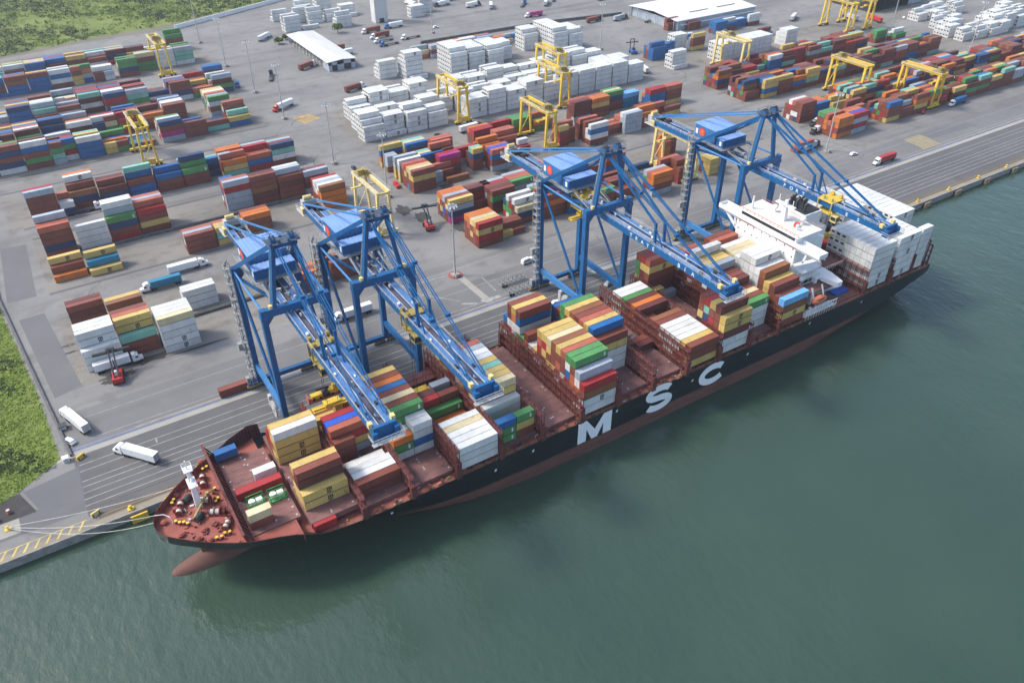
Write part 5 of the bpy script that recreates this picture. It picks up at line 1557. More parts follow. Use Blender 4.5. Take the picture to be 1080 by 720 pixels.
        if nm == 'boom':
            d = MB(); d.box(-3.6, -54.0, 41.6, 3.6, -51.99, 42.0); d.box(-3.0, -52.9, 42.0, 3.0, -51.99, 45.2); d.box(-3.6, -53.9, 42.0, -2.2, -52.4, 44.2); d.box(2.2, -53.9, 42.0, 3.6, -52.4, 44.2)
            tp = d.build('boom_tip', B, bo)
            d = MB()
            for z in (42.8, 43.5):
                d.bar((-4.2, -55.2, z), (4.2, -55.2, z), 0.12); d.bar((-4.2, -55.2, z), (-4.2, -52, z), 0.12); d.bar((4.2, -55.2, z), (4.2, -52, z), 0.12)
            d.box(-4.3, -55.3, 41.6, 4.3, -54.01, 41.72)
            for k in range(8): d.bar((-4.2+k*1.2, -55.2, 41.7), (-4.2+k*1.2, -55.2, 43.5), 0.1)
            d.build('tip_platform', M['lgrey'], tp)
            d = MB()
            for x in (-3.0, 3.0): d.box(x-0.55, -51.5, 44.3, x+0.55, -50.2, 45.7)
            build_each(d, 'floodlight', M['paleyellow'], tp)
            d = MB()
            for sx in (-1, 1): d.bar((sx*2.0, -19.5, 44.2), (sx*2.0, -19.0, 52.0), 0.85, 0.7); d.bar((sx*2.0, -23.5, 44.2), (sx*2.0, -19.2, 50.5), 0.35)
            d.build('stay_post', B, bo)
        else:
            d = MB(); d.box(-4.2, 67.0, 41.8, 4.2, 74.0, 42.0); d.box(-2.4, 71.1, 42.0, 2.4, 73.5, 45.4)
            for z in (43, 43.8): d.bar((-4.2, 74, z), (4.2, 74, z), 0.12); d.bar((-4.2, 67, z), (-4.2, 74, z), 0.12); d.bar((4.2, 67, z), (4.2, 74, z), 0.12)
            d.build('rear_platform', M['lgrey'], bo)
            d = MB(); d.use(M['paleyellow']); d.box(-3.8, 68.0, 42.0, -2.95, 70.5, 44.2); d.box(2.95, 70.0, 42.0, 3.8, 72.6, 44.2); d.tube((-1.5, 72.4, 46.2), (1.5, 72.4, 46.2), 0.8); d.use(M['dark']); d.box(-2.2, 66.5, 44.3, 2.0, 68.6, 45.6); d.box(0.4, 63.2, 44.3, 2.4, 65.0, 45.4); build_each(d, 'rope_winch', None, bo)
    for sx in (-1, 1):
        b = MB()
        for o in (-0.35, 0.35):
            b.bar((sx*2.6+o, 8.0, 66.6), (sx*2.2+o, -48.5, 45.0), 0.22, 0.42)
        for k in (0.33, 0.66): b.box(sx*2.45-0.7, 8-56.5*k-0.5, 66.6-21.6*k-0.5, sx*2.45+0.7, 8-56.5*k+0.5, 66.6-21.6*k+0.5)
        b.build('outer_stay', B, r)
        b = MB()
        for o in (-0.3, 0.3): b.bar((sx*2.4+o, 7.8, 66.2), (sx*2.0+o, -19.0, 51.6), 0.22, 0.42)
        b.build('inner_stay', B, r)
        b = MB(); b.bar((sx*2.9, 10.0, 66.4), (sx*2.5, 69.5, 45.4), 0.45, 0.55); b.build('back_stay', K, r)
    # machinery house and second house
    b = MB(); b.box(-5.9, 28.6, 47.6, 5.9, 40.4, 53.2)
    for k in range(15): b.box(-5.99, 28.9+k*0.78, 47.8, -5.901, 29.1+k*0.78, 53.0); b.box(-5.6+k*0.78, 28.52, 47.8, -5.4+k*0.78, 28.599, 53.0)
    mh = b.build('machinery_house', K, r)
    b = MB(); b.box(-6.1, 28.4, 53.2, 6.1, 40.6, 53.5)
    for k in range(10): b.box(-5.9+k*1.3, 28.4, 53.5, -5.65+k*1.3, 40.6, 53.66)
    b.build('roof', M['roofblue'], mh)
    b = MB(); b.tube((-6.0, 36.0, 50.6), (-6.08, 36.0, 50.6), 1.75, n=24); em = b.build('emblem', M['redsign'], mh)
    b = MB(); b.tube((-6.09, 36.0, 50.9), (-6.12, 36.0, 50.9), 0.8, n=20); b.box(-6.12, 34.9, 49.6, -6.085, 37.1, 49.9); b.build('emblem_mark', M['orangepaint'], mh)
    b = MB(); b.box(-6.03, 38.5, 49.2, -5.995, 39.7, 51.4); b.build('sign_plate', M['mark'], mh)
    b = MB(); b.box(-6.4, 23.4, 47.4, 6.4, 27.2, 51.0)
    for k in range(16): b.box(-6.2+k*0.82, 23.3, 47.6, -5.9+k*0.82, 23.399, 50.8)
    eh = b.build('electrical_house', B, r)
    b = MB(); b.box(-6.5, 23.2, 51.0, 6.5, 27.3, 51.2)
    for k in range(10): b.box(-6.3+k*1.35, 23.2, 51.2, -6.0+k*1.35, 27.3, 51.34)
    b.build('roof', M['roofblue'], eh)
    b = MB(); b.box(-6.43, 24.3, 48.5, -6.405, 25.4, 50.4); b.build('sign_plate', M['mark'], eh)
    b = MB(); b.box(-7.6, 22.2, 47.2, 7.6, 42, 47.38)
    for (p, q_) in (((-7.6, 22.2), (7.6, 22.2)), ((-7.6, 22.2), (-7.6, 42)), ((7.6, 22.2), (7.6, 42)), ((-7.6, 42), (7.6, 42))):
        for z in (47.9, 48.4): b.bar((*p, z), (*q_, z), 0.1)
    for k in range(9): b.bar((-7.6, 22.2+k*2.4, 47.4), (-7.6, 22.2+k*2.4, 48.4), 0.1); b.bar((7.6, 22.2+k*2.4, 47.4), (7.6, 22.2+k*2.4, 48.4), 0.1)
    b.box(-5, 40.6, 47.4, -2, 41.8, 49.6); b.box(1, 40.6, 47.4, 4.6, 41.8, 49)
    b.build('house_platform', M['grey'], r)
    # portal-top clutter: floodlights, boxes, small stairs
    b = MB()
    for (x, y) in ((-6.8, 8), (7.0, 8.2)): b.cbox(x, y, 47.0, 1.6, 1.2, 1.0)
    build_each(b, 'floodlight', M['paleyellow'], r)
    b = MB(); qq = random.Random(4)
    for k in range(26):
        b.cbox(qq.uniform(-5, 5), qq.choice([8, 12, 16, 20, 44, 48])+qq.uniform(-.7, .7), 44.3 if k % 2 else 47.01, qq.uniform(.3, 1.2), qq.uniform(.3, 1.0), qq.uniform(.4, 1.4), qq.uniform(0, 3))
    build_each(b, 'equipment_box', M['grey'], r)
    for (a, c) in (((-5, 12, 44.3), (-5, 22, 47.3)), ((4.4, 12, 44.3), (4.4, 21, 47.3)), ((-7, 9, 47), (-3.4, 9.4, 66)), ((6.8, 34, 47.4), (4.2, 12, 65.6))):
        b = MB(); b.bar(a, c, 0.5, 0.12); b.bar((a[0], a[1], a[2]+1), (c[0], c[1], c[2]+1), 0.08)
        for k in range(6):
            t = k/5
            p = [a[i]+(c[i]-a[i])*t for i in range(3)]
            b.bar(p, (p[0], p[1], p[2]+1), 0.08)
        b.build('service_stair', M['grey'], r)
    # lift and stair tower outside the landside leg
    b = MB()
    for (dx, dy) in ((-2.7, -1.3), (-1.1, -1.3), (-2.7, 1.3), (-1.1, 1.3)): b.bar((-hw+dx, 36+dy, 2), (-hw+dx, 36+dy, 50), 0.16)
    for k in range(17):
        z = 3+k*2.8
        b.box(-hw-2.9, 34.6, z-0.06, -hw-0.95, 37.4, z+0.02)
        s = 1 if k % 2 else -1
        b.bar((-hw-1.9, 36-s*1.2, z), (-hw-1.9, 36+s*1.2, z+2.8), 0.55, 0.15)
        b.bar((-hw-2.8, 34.6, z+1.0), (-hw-2.8, 37.4, z+1.0), 0.09)
    b.box(-hw-4.2, 35.2, 2.6, -hw-3.1, 36.8, 5.4); b.box(-hw-4.2, 35.2, 17, -hw-2.9, 36.8, 19.6)
    b.build('stair_tower', M['grey'], r)
    # cable reel and kiosk on the side beam
    b = MB(); b.tube((-hw-1.2, 15.5, 5.2), (-hw-1.7, 15.5, 5.2), 2.9, n=28); b.tube((-hw-0.6, 15.5, 5.2), (-hw-2.0, 15.5, 5.2), 0.7, n=14); b.box(-hw-1.7, 19.0, 3.4, -hw-0.7, 20.6, 7.9)
    b.build('cable_reel', M['lgrey'], r)
    return r
def crane_extras(r, ty, sz, text=None, wide=True):
    """trolley with cab, ropes and spreader; ty along the boom, sz spreader height above ground"""
    b = MB(); b.box(-3.6, ty-3.2, 44.5, 3.6, ty+3.2, 44.9) if text else b.box(-3.5, ty-1.7, 44.5, 3.5, ty+1.7, 44.85)
    for x in (-2.6, 2.6): b.tube((x-0.5, ty-1.8, 45.6), (x+0.5, ty-1.8, 45.6), 0.7); b.tube((x-0.5, ty+1.8, 45.6), (x+0.5, ty+1.8, 45.6), 0.7)
    for x in (-3.5, 3.5):
        for y in ((-3.0, 3.0) if text else (-1.6, 1.6)): b.bar((x, ty+y, 44.8), (x, ty+y, 40.2), 0.35)
    b.box(-3.7, ty-3.2, 40.0, 3.7, ty+(3.2 if text else 1.8), 40.2)
    t = b.build('trolley', M['bogieyellow'] if not text else M['yellow'], r)
    b = MB(); b.box(-3.2, ty-6.0, 37.6, -1.0, ty-3.4, 40.2); b.bar((-2.1, ty-3.4, 40), (-2.1, ty-2, 41.5), 0.4); cb = b.build('operator_cab', M['paleyellow'] if text else M['bogieyellow'], t)
    b = MB(); b.box(-3.1, ty-6.06, 38.2, -1.1, ty-6.003, 39.8); b.box(-3.26, ty-5.8, 38.4, -3.203, ty-3.7, 39.8); b.build('window', M['glass'], cb)
    b = MB()
    for x in (-1.6, 1.6):
        for y in (-0.9, 0.9): b.bar((x, ty+y, 40.1), (x, ty+y, sz+2.0), 0.10)
    build_each(b, 'hoist_rope', M['dark'], t)
    b = MB(); b.box(-2.4, ty-1.2, sz+1.0, 2.4, ty+1.2, sz+2.1); b.box(-6.0, ty-0.4, sz+0.35, 6.0, ty+0.4, sz+0.95)
    for x in (-6.0, 5.6): b.box(x, ty-1.2, sz, x+0.4, ty+1.2, sz+0.6)
    b.bar((-6, ty-1.1, sz+0.5), (6, ty-1.1, sz+0.5), 0.3); b.bar((-6, ty+1.1, sz+0.5), (6, ty+1.1, sz+0.5), 0.3)
    b.build('spreader', M['yellow'], t)
    if text:
        for ch, y in text:
            cu = bpy.data.curves.new('txt', 'FONT'); cu.body = ch; cu.size = 1.9; cu.extrude = 0.01; cu.offset = 0.03
            tmp = bpy.data.objects.new('tmp', cu); C.objects.link(tmp)
            bpy.context.view_layer.update()
            me = bpy.data.meshes.new_from_object(tmp.evaluated_get(bpy.context.evaluated_depsgraph_get()))
            bpy.data.objects.remove(tmp)
            me.materials.clear(); me.materials.append(M['mark'])
            o = link('letter', me, r, (-2.93, y, 42.45))
            o.rotation_euler = (R(90), 0, R(-90))
base = quay_crane()
cr2, cr3, cr4 = copy_tree(base), copy_tree(base), copy_tree(base)
for o, cx, lab, ty, sz, txt, dz in ((base, 50.8, 'blue quay crane nearest the bow of the ship', -12.0, 21.5, None, 1.0), (cr2, 79.0, 'blue quay crane second from the bow, close beside the bow crane', -12.5, 13.6, None, 1.0),
                                (cr3, 166.4, 'blue quay crane amidships, boom over the red and yellow stack', 22.0, 36.0, [(c, -8-i*2.9) for i, c in enumerate('TRAYE')]+[(c, -32-i*3.2) for i, c in enumerate('BIA')], 1.0),
                                (cr4, 243.3, 'blue quay crane standing over the white bridge and stern stacks', -27.0, 27.5, [(c, -7-i*3.0) for i, c in enumerate('PORT')]+[(c, -36-i*5.0) for i, c in enumerate('ES')], 0.965)):
    o.location = (cx, 0, 0)
    o.scale = (1, 1, dz)
    tag(o, lab, 'crane', 'blue cranes along the quay')
    crane_extras(o, ty, sz, txt)

# ------------------------------------------------------------------ yard gantries on tyres
def yard_gantry(m):
    r = empty('yard_gantry')
    S, X, H = 12.4, 3.6, 20.5
    for sy in (-1, 1):
        for sx in (-1, 1):
            b = MB(); b.hexa([(sx*X-0.5, sy*S-0.55, 1.9), (sx*X+0.5, sy*S-0.55, 1.9), (sx*X+0.5, sy*S+0.55, 1.9), (sx*X-0.5, sy*S+0.55, 1.9),
                              (sx*2.6-0.5, sy*S-0.8, H), (sx*2.6+0.5, sy*S-0.8, H), (sx*2.6+0.5, sy*S+0.8, H), (sx*2.6-0.5, sy*S+0.8, H)])
            b.build('leg', m, r)
        b = MB(); b.box(-X-2.2, sy*S-0.8, 1.2, X+2.2, sy*S+0.8, 2.2); b.box(-2.4, sy*S+sy*0.82-0.6, 2.2, 2.4, sy*S+sy*0.82+0.6, 4.4) if sy < 0 else None
        b.bar((-X, sy*S, 2.4), (2.6, sy*S, 12.5), 0.3)
        sl_ = b.build('sill_beam', m, r)
        w_ = MB()
        for x in (-X-1.2, -X+1.0, X-1.0, X+1.2): w_.tube((x, sy*S-0.45, 0.8), (x, sy*S+0.45, 0.8), 0.8, n=14)
        build_each(w_, 'tyre', M['black'], sl_)
    for sx in (-1, 1):
        b = MB(); b.box(sx*2.6-0.55, -S-1.6, H, sx*2.6+0.55, S+1.6, H+1.6); b.build('girder', m, r)
        b = MB()
        for z in (H+2.2, H+2.7): b.bar((sx*3.5, -S-1.4, z), (sx*3.5, S+1.4, z), 0.08)
        b.box(min(sx*3.15, sx*3.7), -S-1.4, H+1.2, max(sx*3.15, sx*3.7), S+1.4, H+1.3)
        b.build('walkway', M['lgrey'], r)
    for y in (-S-1.4, S+1.4):
        b = MB(); b.box(-2.05, y-0.3, H+0.3, 2.05, y+0.3, H+1.3); b.build('end_tie', m, r)
    return r
def gantry_trolley(r, ty, m, sz):
    H = 20.5
    b = MB(); b.box(-3.2, ty-2.6, H+1.62, 3.2, ty+2.6, H+2.1); b.box(-2.4, ty-1.8, H+2.1, 0.6, ty+0.2, H+4.0); b.tube((1.5, ty-2, H+2.9), (1.5, ty+2, H+2.9), 0.8)
    for x in (-3.2, 3.2):
        b.bar((x, ty-2.6, H+3.1), (x, ty+2.6, H+3.1), 0.1)
    t = b.build('trolley', M['bogieyellow'], r)
    b = MB(); b.box(-1.6, ty+2.7, H-1.6, 0.6, ty+4.6, H+0.6); b.build('operator_cab', m, t)
    b = MB(); b.box(-6.0, ty-0.5, sz+0.4, 6.0, ty+0.5, sz+0.9)
    for x in (-6, 5.6): b.box(x, ty-1.2, sz, x+0.4, ty+1.2, sz+0.7)
    b.box(-1.8, ty-1.1, sz+0.9, 1.8, ty+1.1, sz+1.8)
    b.build('spreader', m, t)
    b = MB()
    for x in (-1.3, 1.3):
        for y in (-0.9, 0.9): b.bar((x, ty+y, sz+1.8), (x, ty+y, H+1.7), 0.09)
    build_each(b, 'hoist_rope', M['dark'], t)
gy, gp = yard_gantry(M['yellow']), yard_gantry(M['paleyellow'])
GAN = [(gy, 51.6, 258, 'yellow yard gantry between the two big box blocks near the lone flatbed truck', 8), (gy, 94.4, 404, 'yellow yard gantry near the far scrub beside the mint box stack', -2), (gp, 123.5, 122, 'pale yellow yard gantry behind the second blue crane', 9),
       (gy, 220.5, 222, 'yellow yard gantry among the white stacks, nearest the avenue', -9), (gy, 305.5, 243, 'rearmost yellow gantry of three over the white stacks', -8), (gy, 285.5, 211, 'middle yellow gantry of three beside the white stacks', -9), (gy, 241, 162, 'front yellow gantry of three, behind the amidships blue crane house', -8),
       (gp, 424.5, 198, 'pale yellow gantry spanning the orange and blue boxes', 4), (gp, 277.5, 91, 'pale yellow gantry behind the crane standing over the bridge', 7), (gy, 449, 121, 'yellow gantry carrying cream boxes beyond the apron mast', 9), (gy, 474, 88, 'yellow gantry over the east block closest to the quay', -10),
       (gy, 567.5, 225, 'left-hand yellow gantry of the pair before the workshop', -6), (gy, 588, 224, 'right-hand yellow gantry of the pair before the workshop', -7)]
first = {}
trees_ = []
for m_, x, y, lab, ty in GAN:
    if id(m_) not in first: o = first[id(m_)] = m_
    else: o = copy_tree(m_)
    trees_.append((o, x, y, lab, ty, m_))
for o, x, y, lab, ty, m_ in trees_:
    o.location = (x, y, 0)
    tag(o, lab, 'gantry crane', 'tyred gantries in the yard')
    gantry_trolley(o, ty, M['yellow'] if m_ is gy else M['paleyellow'], 15.5)

# ------------------------------------------------------------------ vehicles
def truck(x, y, ang, lab, cab='carwhite', box=None, L=12.4, colm=None):
    """road tractor with a trailer; x, y is the middle, ang the heading in degrees"""
    r = empty('truck', (x, y, 0), R(ang)); tag(r, lab, 'truck', 'trucks around the terminal')
    f = L/2+1.9
    b = MB(); b.box(f-1.6, -1.2, 0.9, f+0.5, 1.2, 3.3); b.hexa([(f+0.5, -1.1, 0.9), (f+2.0, -1.0, 0.9), (f+2.0, 1.0, 0.9), (f+0.5, 1.1, 0.9), (f+0.5, -1.1, 2.0), (f+1.9, -0.95, 1.8), (f+1.9, 0.95, 1.8), (f+0.5, 1.1, 2.0)])
    b.hexa([(f-1.6, -1.1, 3.3), (f+0.2, -1.1, 3.3), (f+0.2, 1.1, 3.3), (f-1.6, 1.1, 3.3), (f-1.6, -1.0, 3.9), (f-0.4, -1.0, 3.9), (f-0.4, 1.0, 3.9), (f-1.6, 1.0, 3.9)])
    cb = b.build('cab', M[cab], r)
    b = MB(); b.box(f+0.44, -1.05, 2.1, f+0.53, 1.05, 3.0); b.box(f-0.6, -1.23, 2.2, f+0.3, 1.23, 2.95); b.build('windscreen', M['glass'], cb)
    b = MB(); b.box(-L/2, -1.1, 1.0, f-1.7, 1.1, 1.35); b.build('chassis', M['cardark'], r)
    for xx in (f+1.0, f-2.6, f-3.8, -L/2+1.2, -L/2+2.4):
        b = MB()
        for sy in (-1, 1): b.tube((xx, sy*0.75, 0.52), (xx, sy*1.2, 0.52), 0.52, n=12)
        build_each(b, 'wheel', M['black'], r)
    if box:
        b = MB(); b.box(-L/2, -1.22, 1.36, L/2-0.4, 1.22, 4.1)
        n = int(L/1.3)
        for k in range(n): b.box(-L/2+0.6+k*1.3, -1.25, 1.5, -L/2+0.75+k*1.3, 1.25, 4.0)
        bx = b.build('trailer_box', M[box] if box in M else MC[box], r)
        d = MB(); d.box(-L/2-0.04, -1.1, 1.5, -L/2-0.002, 1.1, 3.95); d.build('rear_door', M['lgrey'] if box in ('carwhite', 'w') else (M[box] if box in M else MC[box]), bx)
TR = [(-15.3, 47.7, 109, 'white box truck heading away along the scrub wall', 'carwhite', 'carwhite'), (-1.2, 21.1, 128, 'white box truck crossing the striped apron by the bow', 'carwhite', 'carwhite'),
      (29.3, 119.6, 180, 'blue trailer truck with white cab beside a white trailer truck', 'carwhite', 'q'), (38.6, 127.8, 0, 'white trailer truck passing behind the blue trailer', 'carwhite', 'carwhite'),
      (10.8, 208.2, 0, 'truck with white cab and empty flatbed beside the brown stack', 'carwhite', None), (0.5, 73.6, 0, 'truck loaded with a white box in front of the reach stacker', 'carwhite', 'carwhite'),
      (141, 291.5, 206, 'white box truck with red cab by the yellow ground hatch', 'carred', 'carwhite'), (128.5, 352, 262, 'blue tractor truck alone in the yard avenue', 'carblue', None), (151.5, 349, 70, 'dark empty truck turning near the grey shed', 'cardark', None),
      (256, 415, 186, 'parked truck with maroon box, farther of the maroon pair', 'carwhite', 'm'), (256, 398.5, 186, 'parked truck with maroon box, nearer of the maroon pair', 'carwhite', 'm'), (253.5, 376.5, 186, 'parked truck with blue cab and empty bed', 'carblue', None), (254, 387, 186, 'parked white tractor with empty trailer between maroon boxes and blue cab', 'carwhite', None), (275, 383.5, 184, 'long empty flatbed truck parked beside the blue cab', 'carwhite', None), (277, 418, 183, 'parked white trailer truck with dark cab behind the maroon pair', 'carblue', 'carwhite'),
      (371.5, 226, 73, 'white trailer truck with dark cab crossing the avenue by the white stacks', 'cardark', 'carwhite'), (389.2, 385, 177, 'pink box truck on the far paved lot', 'carwhite', 'pinkbox'), (417.7, 411, 47, 'white truck driving away beyond the pink one', 'carwhite', 'carwhite'), (399, 419, 45, 'small blue cabbed truck beyond the pink one', 'carblue', None),
      (458, 321, 14, 'white cabbed truck with short brown load outside the terminal', 'carwhite', None), (541, 297.5, 176, 'dark tanker like truck along the terminal wall', 'carwhite', 'cardark'), (382.7, 40.3, 180, 'red and white trailer truck alone on the apron road', 'carwhite', 'r'),
      (86.4, 57.8, 180, 'white trailer truck seen under the second blue crane', 'carwhite', 'carwhite'), (179.3, 357.2, 23, 'truck with maroon box at the open side of the grey shed', 'carwhite', 'm'), (214, 371, 184, 'white trailer parked at the grey shed lot', 'cardark', 'carwhite'), (213, 384, 184, 'maroon trailer parked by the grey shed lot', 'cardark', 'm'),
      (188.4, 297.3, 15, 'white tractor with maroon box waiting near the white stacks', 'carwhite', 'm'), (177, 441, 40, 'white truck among parked vehicles left of the grey shed', 'carwhite', 'carwhite'), (318, 472, 95, 'white truck near the pale tower', 'carwhite', 'carwhite'), (368, 474, 8, 'white truck, first in the distant line behind the fence', 'carwhite', 'carwhite'), (342, 458, 190, 'white trailer parked by the far white stacks, nearer the tower', 'cardark', 'carwhite'),
      (388, 88, 186, 'pale tank trailer truck at the corner of the east block', 'cardark', 'carwhite'), (397.3, 96, 186, 'second pale trailer truck at the east block corner', 'cardark', 'carwhite'), (495.2, 72, 183, 'blue box truck with white cab along the east block', 'carwhite', 'b'), (360.5, 73, 10, 'long pale trailer parked near the lone apron lamp', 'cardark', 's'), (217, 197.4, 4, 'white trailer parked alone in front of the white stacks', 'cardark', 'carwhite')]
TR += [(352, 470, 8, 'white trailer truck second in the distant line behind the fence', 'carwhite', 'carwhite'), (334, 464, 8, 'white trailer truck third in the distant line behind the fence', 'carblue', 'carwhite'), (360, 440, 12, 'white trailer parked ahead of the distant truck line', 'cardark', 'carwhite'),
       (372, 428, 60, 'blue cabbed truck with white load on the far lot', 'carblue', 'carwhite'), (432, 420, 50, 'dark truck on the far lot beside the white one', 'cardark', None), (470, 400, 20, 'maroon loaded truck far behind the terminal roof corner', 'carwhite', 'm'), (418, 345, 5, 'brown loaded trailer outside the terminal canopy', 'cardark', 'm'), (440, 338, 10, 'grey trailer outside the terminal canopy', 'cardark', 's'),
       (560, 262, 30, 'white truck in the open yard left of the workshop', 'carwhite', 'carwhite'), (612, 222, 80, 'red truck parked in front of the workshop bays', 'carred', 'carred'), (600, 236, 80, 'dark truck parked between the gantry pair and workshop', 'cardark', 's'), (520, 300, 4, 'green loaded truck along the terminal wall', 'carwhite', 'g')]
for t in TR: truck(*t)
def car(x, y, ang, lab, m='carwhite', kind='car', s=1.0, van=False):
    r = empty(kind, (x, y, 0), R(ang)); tag(r, lab, 'van' if van else 'car', 'small vehicles around the terminal')
    hh = 1.9 if van else 0.95
    L = 2.9 if van else 2.2
    b = MB(); b.hexa([(-L, -0.9, 0.35), (L, -0.9, 0.35), (L, 0.9, 0.35), (-L, 0.9, 0.35), (-L, -0.88, hh), (L, -0.86, hh-0.1), (L, 0.86, hh-0.1), (-L, 0.88, hh)])
    b.hexa([(-L+0.2, -0.85, hh), (L*0.45, -0.85, hh-0.02), (L*0.45, 0.85, hh-0.02), (-L+0.2, 0.85, hh), (-L+0.6, -0.72, hh+0.6), (L*0.2, -0.72, hh+0.6), (L*0.2, 0.72, hh+0.6), (-L+0.6, 0.72, hh+0.6)])
    bd = b.build('body', M[m], r)
    b = MB(); b.box(-L+0.7, -0.89, hh-0.02 if not van else 1.2, L*0.30, 0.89, hh+0.42 if not van else 1.75); b.build('window', M['glass'], bd)
    for xx in (-L*0.62, L*0.62):
        b = MB()
        for sy in (-1, 1): b.tube((xx, sy*0.66, 0.34), (xx, sy*0.93, 0.34), 0.34, n=12)
        build_each(b, 'wheel', M['black'], r)
    return r
for a in ((-18.8, 40.9, 117, 'white saloon car by the boundary wall below the box truck'), (375.4, 55.3, -6, 'white car on the paving near the apron lamp mast'), (182.1, 23.2, 25, 'white off-road car on the apron under the amidships crane'), (156.5, 22.9, -11, 'white pickup on the apron beside the ship stacks'),
          (140, 184.4, -93, 'dark car driving down the yard avenue', 'cardark'), (198.6, 200.6, -14, 'dark car in front of the white stacks', 'cardark'), (127.5, 392, 10, 'small white car by a lamp mast near the scrub'), (462.9, 74, 20, 'small red car beside the east gantry wheels', 'carred'), (640, 216, 30, 'small white car outside the workshop'), (303, 399, 0, 'tiny white car on the far open paving'), (400, 338, 10, 'white car alone on the upper lot')):
    car(*a)
car(163.9, 55.6, 7, 'white minibus parked beside the amidships crane stair tower', 'carwhite', 'van', 1, True)
car(149.6, 153.3, -95, 'red and white minibus by the pale yellow gantry', 'carred', 'van', 1, True)

def reach_stacker(x, y, ang, lab):
    r = empty('reach_stacker', (x, y, 0), R(ang)); tag(r, lab, 'reach stacker', 'red reach stackers in the yard')
    b = MB(); b.box(-3.8, -1.7, 0.9, 3.2, 1.7, 2.1); b.box(-4.3, -1.6, 1.2, -2.2, 1.6, 2.9); b.build('body', M['carred'], r)
    b = MB(); b.hexa([(-1.4, -0.7, 2.1), (0.6, -0.7, 2.1), (0.6, 0.7, 2.1), (-1.4, 0.7, 2.1), (-1.1, -0.6, 3.6), (0.3, -0.6, 3.6), (0.3, 0.6, 3.6), (-1.1, 0.6, 3.6)]); cb = b.build('cab', M['carwhite'], r)
    b = MB(); b.box(-1.0, -0.74, 2.5, 0.4, 0.74, 3.3); b.build('window', M['glass'], cb)
    b = MB(); b.bar((-3.2, -0.75, 3.0), (5.6, -0.75, 9.0), 0.5, 0.8); b.bar((-3.2, 0.75, 3.0), (5.6, 0.75, 9.0), 0.5, 0.8); b.bar((0.8, 0, 1.8), (2.6, 0, 6.6), 0.4); bm = b.build('boom', M['cardark'], r)
    b = MB(); b.box(5.2, -6.0, 7.6, 6.2, 6.0, 8.3); b.box(5.0, -1.4, 8.3, 6.4, 1.4, 9.2); b.build('spreader', M['cardark'], bm)
    for (xx, yy) in ((-2.8, -1.5), (-2.8, 1.5), (2.2, -1.7), (2.2, 1.7)):
        b = MB(); b.tube((xx, yy-0.45, 0.95), (xx, yy+0.45, 0.95), 0.95, n=14); build_each(b, 'wheel', M['black'], r)
reach_stacker(0.6, 66.6, 84, 'red reach stacker working at the white stack above the apron')
reach_stacker(143.0, 106.0, 78, 'red reach stacker with raised boom on the avenue by the pale gantry')
def top_loader():
    r = empty('container_handler', (392, 262, 0), R(70)); tag(r, 'dark blue container handler beside the blue boxes and white avenue', 'container handler')
    b = MB(); b.box(-3.5, -1.8, 0.8, 3.2, 1.8, 2.6); b.build('body', M['carblue'], r)
    b = MB(); b.box(2.8, -1.6, 0.8, 3.4, -1.2, 9.5); b.box(2.8, 1.2, 0.8, 3.4, 1.6, 9.5); b.box(2.9, -1.6, 9.0, 3.3, 1.6, 9.5); b.box(3.4, -4.5, 6.6, 4.2, 4.5, 7.2); b.build('mast', M['cardark'], r)
    b = MB(); b.box(-1.5, -0.8, 2.6, 0.6, 0.8, 4.2); b.build('cab', M['cardark'], r)
    for (xx, yy) in ((-2.4, -1.7), (-2.4, 1.7), (2.0, -1.9), (2.0, 1.9)):
        b = MB(); b.tube((xx, yy-0.4, 0.8), (xx, yy+0.4, 0.8), 0.8, n=12); build_each(b, 'wheel', M['black'], r)
top_loader()
def empty_chassis(x, y, lab, n):
    r = empty('trailer_chassis', (x, y, 0)); tag(r, lab, 'trailer', 'empty grey trailers on the apron')
    b = MB()
    for sy in (-0.5, 0.5): b.box(-6.1, sy-0.12, 1.0, 6.1, sy+0.12, 1.4)
    for k in range(7): b.box(-6.0+k*2.0, -1.2, 1.05, -5.75+k*2.0, 1.2, 1.35)
    for k in range(6): b.bar((-5.6+k*2.1, -1.1, 1.35), (-5.0+k*2.1, 1.1, 2.6), 0.18); b.box(-5.8+k*2.1, 0.9, 1.35, -5.5+k*2.1, 1.2, 2.9)
    b.build('frame', M['grey'], r)
    for xx in (-4.6, -3.4):
        b = MB()
        for sy in (-1, 1): b.tube((xx, sy*0.75, 0.5), (xx, sy*1.2, 0.5), 0.5, n=12)
        build_each(b, 'wheel', M['black'], r)
empty_chassis(149.6, 45.0, 'empty grey trailer with raised stakes, farther from the quay, by the minibus', 1)
empty_chassis(148.5, 38.0, 'empty grey trailer with raised stakes, nearer the crane rail', 2)

